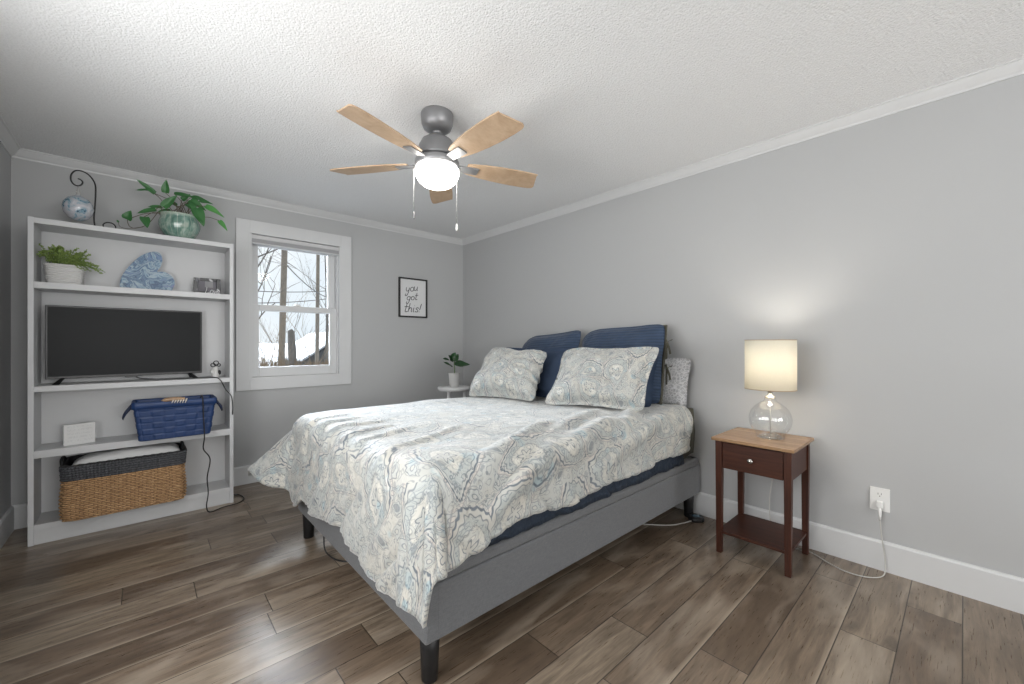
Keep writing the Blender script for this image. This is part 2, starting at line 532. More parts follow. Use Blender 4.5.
# ------------------------------------------------------------------ mesh builder
class MB:
    def __init__(s):
        s.v, s.f, s.uv, s.sm = [], [], {}, []

    def add(s, vs, fs, smooth=False, uvs=None):
        b = len(s.v)
        s.v += [tuple(v) for v in vs]
        for k, f in enumerate(fs):
            if uvs is not None:
                s.uv[len(s.f)] = [uvs[i] for i in f]
            s.f.append(tuple(i + b for i in f))
            s.sm.append(smooth)
        return s

    def box(s, x0, x1, y0, y1, z0, z1):
        vs = [(x, y, z) for z in (z0, z1) for y in (y0, y1) for x in (x0, x1)]
        return s.add(vs, [(0, 2, 3, 1), (4, 5, 7, 6), (0, 1, 5, 4), (2, 6, 7, 3), (0, 4, 6, 2), (1, 3, 7, 5)])

    def hexa(s, b, t):
        """bottom ring of four points, top ring of four points (counter-clockwise from above)"""
        return s.add(list(b) + list(t), [(3, 2, 1, 0), (4, 5, 6, 7)] + [(i, (i + 1) % 4, 4 + (i + 1) % 4, 4 + i) for i in range(4)])

    def prism(s, pts, h, up=Vector((0, 0, 1)), smooth=False):
        """polygon points (3d) extruded along vector h"""
        n = len(pts)
        h = Vector(h)
        vs = [Vector(p) for p in pts] + [Vector(p) + h for p in pts]
        s.add(vs, [tuple(range(n))[::-1], tuple(range(n, 2 * n))])
        return s.add(vs, [(i, (i + 1) % n, n + (i + 1) % n, n + i) for i in range(n)], smooth)

    def lathe(s, prof, c=(0, 0, 0), seg=32, rib=None, sy=1.):
        cx, cy, cz = c
        vs, fs = [], []
        m = len(prof)
        for i in range(seg):
            a = 2 * PI * i / seg
            for r, z in prof:
                k = 1. if rib is None else rib(a, z)
                vs.append((cx + r * k * math.cos(a), cy + sy * r * k * math.sin(a), cz + z))
        for i in range(seg):
            j = (i + 1) % seg
            for q in range(m - 1):
                if prof[q][0] == 0 and prof[q + 1][0] == 0:
                    continue
                fs.append((i * m + q, j * m + q, j * m + q + 1, i * m + q + 1))
        return s.add(vs, fs, True)

    def tube(s, pts, r, seg=8, flat=None):
        pts = [Vector(p) for p in pts]
        n = len(pts)
        rs = r if isinstance(r, (list, tuple)) else [r] * n
        t0 = (pts[1] - pts[0]).normalized()
        ref = Vector((0, 0, 1)) if abs(t0.z) < .9 else Vector((1, 0, 0))
        u = t0.cross(ref).normalized()
        vs, fs = [], []
        for i, p in enumerate(pts):
            t = (pts[min(i + 1, n - 1)] - pts[max(i - 1, 0)])
            if t.length < 1e-9:
                t = t0.copy()
            t.normalize()
            u = (u - t * u.dot(t))
            if u.length < 1e-6:
                u = t.orthogonal()
            u.normalize()
            w = t.cross(u)
            for k in range(seg):
                a = 2 * PI * k / seg
                vs.append(p + (u * math.cos(a) + w * math.sin(a)) * rs[i])
        for i in range(n - 1):
            for k in range(seg):
                k2 = (k + 1) % seg
                fs.append((i * seg + k, i * seg + k2, (i + 1) * seg + k2, (i + 1) * seg + k))
        fs.append(tuple(range(seg))[::-1])
        fs.append(tuple(range((n - 1) * seg, n * seg)))
        return s.add(vs, fs, True)

    def grid(s, P, closed_u=False, uv=None, smooth=True):
        """P[i][j] 3d points"""
        n, m = len(P), len(P[0])
        vs = [p for row in P for p in row]
        us = [p for row in uv for p in row] if uv is not None else None
        fs = []
        for i in range(n if closed_u else n - 1):
            for j in range(m - 1):
                i2 = (i + 1) % n
                fs.append((i * m + j, i2 * m + j, i2 * m + j + 1, i * m + j + 1))
        return s.add(vs, fs, smooth, us)

    def sphere(s, c, r, seg=16, rings=10):
        rx, ry, rz = (r, r, r) if not isinstance(r, tuple) else r
        P = [[(c[0] + rx * math.sin(PI * j / rings) * math.cos(2 * PI * i / seg),
               c[1] + ry * math.sin(PI * j / rings) * math.sin(2 * PI * i / seg),
               c[2] - rz * math.cos(PI * j / rings)) for j in range(rings + 1)] for i in range(seg)]
        return s.grid(P, True)

    def build(s, name, mat, parent=None, loc=None, bevel=0, seg=2, weld=False):
        me = bpy.data.meshes.new(name)
        org = Vector((0, 0, 0))
        if parent is not None:
            org = ORG[parent.as_pointer()]
        elif loc is not None:
            org = Vector(loc)
        me.from_pydata([Vector(v) - org for v in s.v], [], s.f)
        me.polygons.foreach_set('use_smooth', s.sm)
        if s.uv:
            ul = me.uv_layers.new(name='UVMap')
            for pi, uvs in s.uv.items():
                for li, q in zip(me.polygons[pi].loop_indices, uvs):
                    ul.data[li].uv = q
        me.materials.append(mat)
        me.update()
        o = bpy.data.objects.new(name, me)
        COL.objects.link(o)
        if parent is not None:
            o.parent = parent
        else:
            o.location = org
        ORG[o.as_pointer()] = org
        if weld:
            w = o.modifiers.new('weld', 'WELD')
            w.merge_threshold = .0002
        if bevel:
            b = o.modifiers.new('bevel', 'BEVEL')
            b.width = bevel
            b.segments = seg
            b.limit_method = 'ANGLE'
            b.angle_limit = R(40)
            b.harden_normals = True
        return o


ORG = {}


def thing(name, label, cat, loc, rotz=0., group=None):
    o = bpy.data.objects.new(name, None)
    o.empty_display_size = .05
    COL.objects.link(o)
    o.location = loc
    o.rotation_euler = (0, 0, rotz)
    ORG[o.as_pointer()] = Vector(loc)
    return tag(o, label, cat, group)


def tag(o, label=None, cat=None, group=None, kind=None):
    if label:
        o['label'] = label
    if cat:
        o['category'] = cat
    if group:
        o['group'] = group
    if kind:
        o['kind'] = kind
    return o


def struct(o, label, cat):
    return tag(o, label, cat, kind='structure')


def spline(pts, n=8):
    """Catmull-Rom through pts"""
    P = [Vector(p) for p in pts]
    P = [P[0] * 2 - P[1]] + P + [P[-1] * 2 - P[-2]]
    out = []
    for i in range(1, len(P) - 2):
        a, b, c, d = P[i - 1:i + 3]
        for k in range(n):
            t = k / n
            out.append(.5 * ((2 * b) + (c - a) * t + (2 * a - 5 * b + 4 * c - d) * t * t + (3 * b - a - 3 * c + d) * t ** 3))
    out.append(P[-2])
    return out


def sheet(o, th, offset=-1):
    m = o.modifiers.new('thickness', 'SOLIDIFY')
    m.thickness = th
    m.offset = offset
    return o


def nz(x, y, z=0., s=1.):
    return noise.noise(Vector((x * s, y * s, z * s)))


# ------------------------------------------------------------------ the room
struct(MB().box(XL - .1, XR + .1, YF - .1, YB + .15, -.06, 0).build('floor', M['floor']), 'grey brown wood plank floor of the bedroom', 'floor')
struct(MB().box(XL - .1, XR + .1, YF - .1, YB + .15, ZC, ZC + .06).build('ceiling', M['ceiling']), 'white textured bedroom ceiling', 'ceiling')
LY0, LY1, LZ0, LZ1 = .3, 2.2, .75, 2.05
w = MB()
w.box(XL - .1, XL, YF - .1, LY0, 0, ZC).box(XL - .1, XL, LY1, YB + .15, 0, ZC)
w.box(XL - .1, XL, LY0, LY1, 0, LZ0).box(XL - .1, XL, LY0, LY1, LZ1, ZC)
struct(w.build('wall_left', M['wall']), 'light grey left wall beside the bookcase', 'wall')
struct(MB().box(XR, XR + .1, YF - .1, YB + .15, 0, ZC).build('wall_right', M['wall']), 'light grey wall at the head of the bed', 'wall')
OX0, OX1, OZ0, OZ1 = .676, 1.436, .889, 2.144
w = MB()
w.box(XL, OX0, YB, YB + .15, 0, ZC).box(OX1, XR, YB, YB + .15, 0, ZC)
w.box(OX0, OX1, YB, YB + .15, 0, OZ0).box(OX0, OX1, YB, YB + .15, OZ1, ZC)
struct(w.build('wall_back', M['wall']), 'light grey back wall with the window', 'wall')
RX0, RX1, RZ0, RZ1 = -.15, 2.15, .62, 2.2
w = MB()
w.box(XL, RX0, YF - .1, YF, 0, ZC).box(RX1, XR, YF - .1, YF, 0, ZC)
w.box(RX0, RX1, YF - .1, YF, 0, RZ0).box(RX0, RX1, YF - .1, YF, RZ1, ZC)
struct(w.build('wall_front', M['wall']), 'light grey wall behind the camera', 'wall')

BH = .155


def baseboard(name, a, b, nrm, label):
    """profiled board along a-b on the floor, nrm points into the room"""
    prof = [(0, 0), (.016, 0), (.016, BH - .012), (.012, BH - .003), (.006, BH), (0, BH)]
    extr(name, a, b, nrm, prof, label, 'baseboard', M['trim'])


def extr(name, a, b, nrm, prof, label, cat, mat):
    a, b, nrm = Vector(a), Vector(b), Vector(nrm)
    d = b - a
    pts = [a + nrm * u + Vector((0, 0, z)) for u, z in prof]
    struct(MB().prism(pts, d).build(name, mat), label, cat)


baseboard('baseboard_right', (XR, YF, 0), (XR, YB, 0), (-1, 0, 0), 'white baseboard along the wall at the head of the bed')
baseboard('baseboard_back', (XR, YB, 0), (XL, YB, 0), (0, -1, 0), 'white baseboard along the back wall')
baseboard('baseboard_left', (XL, YB, 0), (XL, YF, 0), (1, 0, 0), 'white baseboard along the left wall')
baseboard('baseboard_front', (XL, YF, 0), (XR, YF, 0), (0, 1, 0), 'white baseboard along the wall behind the camera')
crown = [(0, 2.397), (.006, 2.397), (.008, 2.407), (.016, 2.414), (.028, 2.428), (.037, 2.440), (.040, 2.446), (.048, 2.449), (.048, ZC), (0, ZC)]
extr('trim_1', (XR, YF, 0), (XR, YB, 0), (-1, 0, 0), crown, 'white crown moulding above the bed wall', 'crown moulding', M['trim'])
extr('trim_2', (XR, YB, 0), (XL, YB, 0), (0, -1, 0), crown, 'white crown moulding above the window wall', 'crown moulding', M['trim'])
extr('trim_3', (XL, YB, 0), (XL, YF, 0), (1, 0, 0), crown, 'white crown moulding above the left wall', 'crown moulding', M['trim'])
extr('trim_4', (XL, YF, 0), (XR, YF, 0), (0, 1, 0), crown, 'white crown moulding behind the camera', 'crown moulding', M['trim'])


def rect_frame(mb, x0, x1, z0, z1, wl, wr, wb, wt, y0, y1):
    mb.box(x0, x0 + wl, y0, y1, z0, z1).box(x1 - wr, x1, y0, y1, z0, z1)
    mb.box(x0 + wl, x1 - wr, y0, y1, z0, z0 + wb).box(x0 + wl, x1 - wr, y0, y1, z1 - wt, z1)
    return mb


def window():
    t = bpy.data.objects.new('window_1', None)
    COL.objects.link(t)
    t.location = ((OX0 + OX1) / 2, YB, OZ0)
    ORG[t.as_pointer()] = Vector(t.location)
    struct(t, 'white double hung window with snowy view', 'window')
    rect_frame(MB(), .576, 1.539, .796, 2.255, .1, .103, .093, .111, YB - .022, YB).build('casing', M['trim'], t, bevel=.002)
    # jamb liner
    rect_frame(MB(), OX0 - .002, OX1 + .002, OZ0 - .002, OZ1 + .003, .016, .016, .018, .004, YB - .019, YB + .149).build('jamb', M['trim'], t, bevel=.001)
    # tracks
    MB().box(OX0 + .014, OX0 + .026, YB + .02, YB + .035, OZ0, OZ1).box(OX1 - .026, OX1 - .014, YB + .02, YB + .035, OZ0, OZ1) \
        .box(OX0 + .014, OX0 + .026, YB + .072, YB + .085, OZ0, OZ1).box(OX1 - .026, OX1 - .014, YB + .072, YB + .085, OZ0, OZ1).build('track', M['trim'], t)
    lo = rect_frame(MB(), .69, 1.422, .905, 1.541, .063, .072, .085, .052, YB + .036, YB + .070).build('lower_sash', M['trim'], t, bevel=.004)
    MB().box(.753, 1.35, YB + .052, YB + .055, .99, 1.489).build('pane', M['pane'], lo)
    MB().box(1.03, 1.09, YB + .030, YB + .052, 1.541, 1.551).box(1.045, 1.075, YB + .032, YB + .05, 1.551, 1.560).build('sash_lock', M['white_plastic'], lo, bevel=.002)
    up = rect_frame(MB(), .69, 1.422, 1.488, 2.13, .065, .074, .05, .066, YB + .086, YB + .120).build('upper_sash', M['trim'], t, bevel=.004)
    MB().box(.755, 1.348, YB + .102, YB + .105, 1.538, 2.064).build('pane', M['pane'], up)


window()
# unseen window added behind the camera to carry the rear fill lamp
t = bpy.data.objects.new('added_window_2', None)
COL.objects.link(t)
t.location = ((RX0 + RX1) / 2, YF, RZ0)
ORG[t.as_pointer()] = Vector(t.location)
struct(t, 'added unseen wide white window in the wall behind the camera', 'window')
rect_frame(MB(), RX0 - .1, RX1 + .1, RZ0 - .1, RZ1 + .1, .1, .1, .1, .1, YF, YF + .022).build('casing', M['trim'], t, bevel=.002)
f = rect_frame(MB(), RX0, RX1, RZ0, RZ1, .05, .05, .05, .05, YF - .09, YF - .04)
f.box((RX0 + RX1) / 2 - .03, (RX0 + RX1) / 2 + .03, YF - .09, YF - .04, RZ0 + .05, RZ1 - .05).build('sash', M['trim'], t, bevel=.003)
MB().box(RX0 + .05, RX1 - .05, YF - .07, YF - .066, RZ0 + .05, RZ1 - .05).build('pane', M['pane'], t)

t = bpy.data.objects.new('added_window_3', None)  # unseen left window added to hold the side fill lamp
COL.objects.link(t)
t.location = (XL, (LY0 + LY1) / 2, LZ0)
ORG[t.as_pointer()] = Vector(t.location)
struct(t, 'added unseen white window in the left wall', 'window')


def yframe(mb, y0, y1, z0, z1, w_, x0, x1):
    mb.box(x0, x1, y0, y0 + w_, z0, z1).box(x0, x1, y1 - w_, y1, z0, z1)
    return mb.box(x0, x1, y0 + w_, y1 - w_, z0, z0 + w_).box(x0, x1, y0 + w_, y1 - w_, z1 - w_, z1)


yframe(MB(), LY0 - .1, LY1 + .1, LZ0 - .1, LZ1 + .1, .1, XL, XL + .022).build('casing', M['trim'], t, bevel=.002)
yframe(MB(), LY0, LY1, LZ0, LZ1, .05, XL - .08, XL - .03).box(XL - .08, XL - .03, (LY0 + LY1) / 2 - .03, (LY0 + LY1) / 2 + .03, LZ0 + .05, LZ1 - .05).build('sash', M['trim'], t, bevel=.003)
MB().box(XL - .06, XL - .056, LY0 + .05, LY1 - .05, LZ0 + .05, LZ1 - .05).build('pane', M['pane'], t)

# pleated shade drawn up under the window head
t = thing('window_blind', 'pale pleated shade drawn up to the top of the window', 'blind', (1.056, YB + .02, OZ1 - .06))
M['blind_rail'] = plain('blind_rail', (.56, .56, .565), .5)
MB().box(OX0 + .006, OX1 - .006, YB - .006, YB + .034, OZ1 - .040, OZ1 - .005).build('headrail', M['blind_rail'], t, bevel=.003)
M['blind'] = plain('blind_fabric', (.36, .36, .37), .7)
mb = MB()
for k in range(6):
    z = OZ1 - .0405 - k * .0052
    mb.box(OX0 + .008, OX1 - .008, YB - .006 + (k % 2) * .003, YB + .032, z - .0051, z)
mb.build('pleats', M['blind'], t)
MB().box(OX0 + .007, OX1 - .007, YB - .007, YB + .033, OZ1 - .083, OZ1 - .072).build('bottom_rail', M['blind_rail'], t, bevel=.002)


# ------------------------------------------------------------------ bookcase
BX0, BX1, BY0, BY1, BZ = -.506, .504, 3.691, 3.945, 1.948
t = thing('bookcase', 'tall white open bookcase against the back wall', 'bookcase', (0, BY0 + .12, 0))
MB().box(BX0, BX0 + .024, BY0, BY1, 0, BZ).build('side_panel', M['shelf'], t, bevel=.0012)
MB().box(BX1 - .024, BX1, BY0, BY1, 0, BZ).build('side_panel', M['shelf'], t, bevel=.0012)
MB().box(BX0 + .024, BX1 - .024, BY0, BY1, BZ - .034, BZ - .002).build('top_panel', M['shelf'], t, bevel=.0012)
for zt, th in ((1.566, .038), (.943, .034), (.558, .044), (.120, .034)):
    MB().box(BX0 + .0245, BX1 - .0245, BY0 - .002, BY1 - .008, zt - th, zt).build('shelf', M['shelf'], t, bevel=.0012)
MB().box(BX0 + .024, BX1 - .024, BY0 + .006, BY0 + .022, .001, .086).build('kick_board', M['shelf'], t, bevel=.001)
MB().box(BX0 + .004, BX1 - .004, BY1 - .007, BY1, .01, BZ - .004).build('back_panel', M['shelf'], t)

# ---- television
t = thing('television', 'black flat television on the wide middle shelf', 'television', (-.062, 3.835, .943), R(4.5))
x0, x1, z0, z1 = -.452, .328, .976, 1.437
MB().box(x0, x1, 3.815, 3.845, z0, z1).box(x0 + .12, x1 - .12, 3.845, 3.872, z0 + .03, z0 + .30).build('housing', M['black_plastic'], t, bevel=.003)
MB().box(x0 + .010, x1 - .010, 3.8135, 3.8155, z0 + .016, z1 - .010).build('screen', M['screen'], t)
MB().box(-.095, -.03, 3.813, 3.822, z0 - .008, z0 + .004).build('infrared_sensor', M['black_plastic'], t, bevel=.001)
for sx in (-1, 1):
    cx = -.062 + sx * .31
    m = MB()
    for dy in (-.072, .060):
        m.hexa([(cx + sx * .018 - .016 + sx * abs(dy) * .25, 3.83 + dy, .944), (cx + sx * .018 + .016 + sx * abs(dy) * .25, 3.83 + dy, .944), (cx + sx * .018 + .016 + sx * abs(dy) * .25, 3.83 + dy + .02, .944), (cx + sx * .018 - .016 + sx * abs(dy) * .25, 3.83 + dy + .02, .944)],
               [(cx - .010, 3.822, .986), (cx + .010, 3.822, .986), (cx + .010, 3.838, .986), (cx - .010, 3.838, .986)])
    m.build('foot', M['black_plastic'], t, bevel=.002)

# ---- cords at the bookcase
c = MB().tube(spline([(-.05, 3.87, 1.0), (-.02, 3.80, .96), (.12, 3.745, .949), (.30, 3.72, .949), (.385, 3.690, .949), (.42, 3.678, .930), (.452, 3.672, .86), (.489, 3.672, .80), (.497, 3.674, .72), (.496, 3.675, .665)], 8), .0032, 6)
tag(c.build('black_cable', M['cable'], loc=(.2, 3.72, .949)), 'thin black cord trailing off the television shelf', 'cord')
c = MB().tube(spline([(.295, 3.66, .77), (.302, 3.60, .826), (.306, 3.553, .822), (.310, 3.548, .70), (.316, 3.549, .55), (.312, 3.57, .46), (.350, 3.575, .38), (.335, 3.59, .25), (.340, 3.58, .14), (.33, 3.575, .05), (.35, 3.575, .006), (.43, 3.62, .005), (.53, 3.64, .005), (.575, 3.72, .005), (.56, 3.83, .005), (.52, 3.86, .005)], 8), .0038, 6)
tag(c.build('black_cable', M['cable'], loc=(.34, 3.58, .005)), 'black cord hanging from the blue basket to the floor', 'cord')

# ---- top shelf of the bookcase : iron hook with a hanging glass ball
ZT = BZ - .002
t = thing('hook_stand', 'black wrought iron hook stand on top of the bookcase', 'stand', (-.25, 3.81, ZT))
Y = 3.81


def px(pts, Y):
    """points read off the photograph, carried to the depth they stand at"""
    th = R(42.08)
    c_, s_ = math.cos(th), math.sin(th)
    out = []
    for a, b in pts:
        r = (a - 512) / 408.2
        dx, dy, dz = c_ * r + s_, -s_ * r + c_, -(b - 343.2) / 408.2
        k = Y / dy
        out.append(Vector((dx * k, Y, H + dz * k)))
    return out


hook = px([(95.2, 226), (94, 219), (94.8, 208), (95.6, 194), (95, 184), (90, 176), (83, 171.5), (76, 170.5), (71.5, 174), (70.8, 179.5), (73.5, 184), (78, 185.8), (81.5, 184.6), (82.6, 182), (80.5, 179.6), (77.8, 178.6)], Y)
hook[0].z = ZT + .004
MB().tube(spline(hook, 6), .0042, 8).build('hook', M['iron'], t)
zb = ZT + .0045
MB().tube(spline([(-.243, Y - .07, zb), (-.243, Y, zb), (-.243, Y + .07, zb)], 4), .004, 6).build('foot', M['iron'], t)
sc = [(-.243, Y, zb), (-.215, Y, zb), (-.192, Y - .002, zb)]
sc += [(-.168 + .030 * math.cos(a), Y - .004, ZT + .030 + .026 * math.sin(a)) for a in [R(q) for q in (-40, 10, 60, 110, 160, 205)]]
MB().tube(spline(sc, 5), .004, 6).build('scroll', M['iron'], t)


def m_orb():
    g = NT('swirled_art_glass')
    co = g.coord()
    w = g.noise(co, 9, 2, color=True)
    p = g.vmath('ADD', co, g.vmath('SCALE', w, scale=.05))
    n = g.noise(p, 20, 3, .6, 1.)
    c = g.ramp(n, [(.34, (.03, .05, .10)), (.40, (.15, .28, .36)), (.46, (.36, .43, .48)), (.56, (.46, .46, .50)), (.68, (.56, .58, .61))])
    g.bsdf(c, .08, Coat_Weight=.5)
    return g.m


M['orb'] = m_orb()
oc = px([(78.2, 208.2)], Y)[0]
t = thing('glass_ornament', 'blue and white swirled glass ball hanging from the iron hook', 'ornament', oc)
MB().lathe([(0, -.082), (.022, -.078), (.046, -.063), (.066, -.034), (.073, 0), (.068, .030), (.050, .058), (.028, .073), (.012, .079), (.012, .084), (0, .084)], oc, 32).build('ball', M['orb'], t)
hk = px([(78.4, 186.6)], Y)[0]
MB().tube(spline([oc + Vector((-.008, 0, .080)), oc + Vector((-.008, 0, .097)), hk + Vector((0, 0, .002)), oc + Vector((.009, 0, .097)), oc + Vector((.009, 0, .080))], 5), .0018, 6).build('hanging_loop', M['chrome'], t)

# ---- pothos in a green pot
PC = Vector((.196, 3.81, ZT))


def m_pot():
    g = NT('celadon_glaze')
    co = g.coord()
    x, y, z = g.sep(co)
    a = g.math('ARCTAN2', y, x)
    st = g.math('ABSOLUTE', g.math('SINE', g.math('MULTIPLY', a, 9.)))
    n = g.noise(co, 16, 3, .6, 1.)
    c = g.ramp(n, [(.3, (.075, .16, .13)), (.5, (.16, .27, .225)), (.68, (.34, .41, .35))])
    c = g.mix(g.rng(st, .22, .03, 0, .6), c, (.45, .50, .44))
    c = g.mix(g.rng(z, .155, .172), c, (.34, .41, .34))
    g.bsdf(c, .16, Coat_Weight=.3)
    return g.m


t = thing('potted_pothos', 'trailing pothos in a green glazed pot on top of the bookcase', 'potted plant', PC)
MB().lathe([(0, .002), (.068, .002), (.074, .012), (.090, .03), (.110, .066), (.119, .098), (.119, .120), (.110, .146), (.107, .158), (.115, .167), (.117, .174), (.112, .177), (.102, .172), (.097, .155), (0, .152)],
           PC, 54, rib=lambda a, z: 1 + .030 * (abs(math.sin(9 * a)) ** .5 - .7) * (1 if .01 < z < .15 else 0)).build('pot', m_pot(), t)
MB().lathe([(0, .160), (.096, .158)], PC, 24).build('soil', M['soil'], t)


def leaf(mb, base, tip, width, nrm, curl=.15, heart=.5, n=9, m=4):
    """a pointed heart-shaped blade from base to tip"""
    base, tip, nrm = Vector(base), Vector(tip), Vector(nrm)
    d = tip - base
    L = d.length
    d.normalize()
    side = d.cross(nrm).normalized()
    up = side.cross(d).normalized()
    P = []
    for i in range(n + 1):
        f = i / n
        wv = width / 2 * (math.sin(PI * min(1, f ** (.55 + .25 * (1 - heart)))) ** .8) * (1.1 - .15 * f)
        if i == 0:
            wv = width * .06
        row = []
        for j in range(-m, m + 1):
            q = j / m
            back = -heart * .16 * L * (abs(q) ** 1.5) * (1 - f) ** 2 if i else 0
            row.append(base + d * (L * f + back) + side * (wv * q) + up * (abs(q) * wv * .35 - curl * L * (f ** 2) + .02 * L * math.sin(9 * f + 2 * q)))
        P.append(row)
    mb.grid(P)
    return mb


PL = [((155, 193.5), (136.5, 178.5), .035, 0), ((149, 190), (135.5, 189.5), .020, .02), ((165.5, 193), (166, 179.5), .045, -.03), ((156, 209.5), (136.5, 212.5), .036, -.04),
      ((162, 207.5), (148, 206), .030, -.02), ((127, 219.5), (130.5, 210.5), .056, -.06), ((144, 217), (147.5, 227.5), .052, -.07), ((163, 207), (177, 195), .050, -.05),
      ((174, 193.5), (199, 197.5), .032, .02), ((199, 201), (213, 203.5), .034, .0), ((205, 206), (224.5, 216.5), .050, -.05), ((196, 208), (204, 226), .070, -.08),
      ((219, 220.5), (227.5, 230.5), .034, -.03), ((187, 204), (200, 214), .055, -.06), ((190, 200), (206, 210), .050, -.02), ((192, 197), (209, 201), .036, .03), ((177, 206), (166, 199.5), .040, .04), ((188, 206), (198, 199), .04, .02), ((171, 211), (157, 211.5), .036, .05), ((182, 200), (190, 194), .035, .05)]
st = MB()
for k, (b, e, wd, dy) in enumerate(PL):
    pb = px([b], PC.y + dy)[0]
    pe = px([e], PC.y + dy - .03)[0]
    lf = leaf(MB(), pb, pe, wd, Vector((.25 * math.sin(k * 2.1), -1, .25 + .4 * abs(math.sin(k * 1.3)))), curl=.08, heart=.8)
    lf.build('leaf', M['leaf_bright'] if k in (10, 12) else M['leaf'], t)
    root = PC + Vector((.055 * math.cos(k * 2.4), .03 * math.sin(k * 2.4), .158))
    if b[1] > 208 and abs(b[0] - 178) > 18:
        root = PC + Vector((.09 * (1 if b[0] > 178 else -1), dy * .5, .168))
    mid = (root + pb) / 2 + Vector((0, 0, .035 if b[1] < 212 else .02))
    st.tube(spline([root, mid, pb], 5), .0022, 5)
v = px([(158, 212), (150, 222), (143, 226.5), (134, 228.2), (129, 225.5), (127.3, 220)], PC.y - .05)
st.tube(spline(v, 5), .0022, 5)
v = px([(143, 227), (128, 228.5), (120, 226.5), (118.5, 222)], PC.y - .06)
st.tube(spline(v, 5), .0016, 5)
st.build('stem', M['stem'], t)
a, b = px([(118.5, 222.5), (116.8, 219.5)], PC.y - .06)
leaf(MB(), a, b, .012, (0, -1, .3)).build('leaf', M['leaf'], t)

# ---- ribbed planter
z0 = 1.566
t = thing('ribbed_planter', 'small leafy plant in a white ribbed planter on the upper shelf', 'potted plant', (-.366, 3.80, z0))
prof = []
for k in range(60):
    f = k / 59
    prof.append((.079 + .010 * f + .0028 * math.sin(f * 2 * PI * 9), .001 + f * .122))
prof = [(0, .001)] + prof + [(.084, .124), (.082, .118), (0, .110)]


def superr(a, z):
    return (abs(math.cos(a)) ** 3.2 + abs(math.sin(a)) ** 3.2) ** (-1 / 3.2)


MB().lathe(prof, (-.366, 3.80, z0), 48, rib=superr, sy=.72).build('planter', M['white_ceramic'], t)
rnd = random.Random(5)
fo = MB()
sg = MB()
for k in range(120):
    a = rnd.uniform(0, 2 * PI)
    rr = rnd.uniform(0, 1) ** .5
    bx, by = -.366 + .07 * rr * math.cos(a), 3.80 + .05 * rr * math.sin(a)
    b = Vector((bx, by, z0 + .112))
    lean = rnd.uniform(-.2, 1.) * .055 + .02
    hh = rnd.uniform(.035, .125)
    if k % 5 == 0:
        e = b + Vector((.085 + rnd.uniform(0, .05), -.03, rnd.uniform(-.03, .03)))
    else:
        e = b + Vector((math.cos(a) * lean, math.sin(a) * lean, hh))
    m_ = (b + e) / 2 + Vector((0, 0, .03))
    path = spline([b, m_, e], 5)
    sg.tube(path, .0009, 4)
    for q in path[2:]:
        for w_ in range(3):
            d = Vector((rnd.uniform(-1, 1), rnd.uniform(-1, .5), rnd.uniform(-.4, 1))).normalized()
            leaf(fo, q, q + d * rnd.uniform(.006, .012), .0075, (rnd.uniform(-1, 1), -1, rnd.uniform(-.5, 1)), heart=.2, n=4, m=1)
fo.build('foliage', M['leaf_small'], t)
sg.build('stem', M['green_stem'], t)

# ---- blue heart
def m_pour():
    g = NT('blue_swirl_paint')
    co = g.coord()
    w = g.noise(co, 7, 2, .5, .8, color=True)
    p = g.vmath('ADD', co, g.vmath('SCALE', g.vmath('SUBTRACT', w, (.5, .5, .5)), scale=.16))
    n = g.noise(g.vmath('MULTIPLY', p, (1., 1., 1.7)), 9, 3, .55, 1.4)
    c = g.ramp(n, [(.30, (.03, .06, .13)), (.38, (.11, .20, .32)), (.42, (.03, .07, .15)), (.47, (.16, .27, .38)), (.52, (.36, .46, .52)), (.55, (.06, .12, .22)), (.60, (.13, .22, .36)), (.72, (.24, .22, .38))])
    g.bsdf(c, .15, Coat_Weight=.6)
    return g.m


hcx, hy0 = .012, 3.86
hq = [(455, 516), (459, 492), (473, 464), (500, 432), (530, 406), (564, 390), (594, 387), (611, 397), (617, 420), (609, 446), (597, 463), (622, 464), (645, 475), (660, 493), (663, 512), (657, 526)]
hp = spline(px([(a / 3.8, 150 + b / 3.8) for a, b in hq], hy0), 4)
hp = [Vector((p.x, hy0 - .03 + (p.z - z0) * .10, p.z)) for p in hp] + [Vector((hp[-1].x - .012, hy0 - .03, z0 + .001)), Vector((hp[0].x + .006, hy0 - .03, z0 + .001))]
o = MB().prism(hp, (0, .018, -.002)).build('heart_plaque', m_pour(), loc=(hcx, hy0, z0), bevel=.003)
tag(o, 'blue swirled heart shaped plaque leaning on the upper shelf', 'ornament')

# ---- little mosaic frame
def m_mosaic():
    g = NT('mirror_mosaic')
    co = g.coord()
    v = g.voro(co, 45., 'F1', 'Color')
    e = g.voro(co, 45., 'DISTANCE_TO_EDGE')
    r = g.sep(v)[0]
    c = g.ramp(r, [(0, (.02, .02, .025)), (.55, (.10, .10, .12)), (.8, (.45, .45, .47))], 'CONSTANT')
    c = g.mix(g.rng(e, .05, .02), c, (.02, .02, .02))
    g.bsdf(c, .3)
    return g.m


fx0, fx1, fy, fz0, fz1 = .277, .441, 3.83, z0 + .001, 1.690
t = thing('love_frame', 'small grey mosaic picture frame with silver script on upper shelf', 'picture frame', ((fx0 + fx1) / 2, fy, z0))
rect_frame(MB(), fx0, fx1, fz0, fz1, .026, .026, .022, .022, fy, fy + .022).build('border', m_mosaic(), t, bevel=.003)
MB().box(fx0 + .026, fx1 - .026, fy + .010, fy + .018, fz0 + .022, fz1 - .022).build('photo', plain('grey_photo', (.075, .07, .09), .4, nscale=9, var=.7), t)
MB().box(.345, .395, fy + .008, fy + .0101, fz0 + .055, fz1 - .022).build('photo_card', plain('pale_photo', (.20, .20, .21), .4), t)
M['silver'] = plain('silver_letters', (.66, .66, .68), .3, .4)


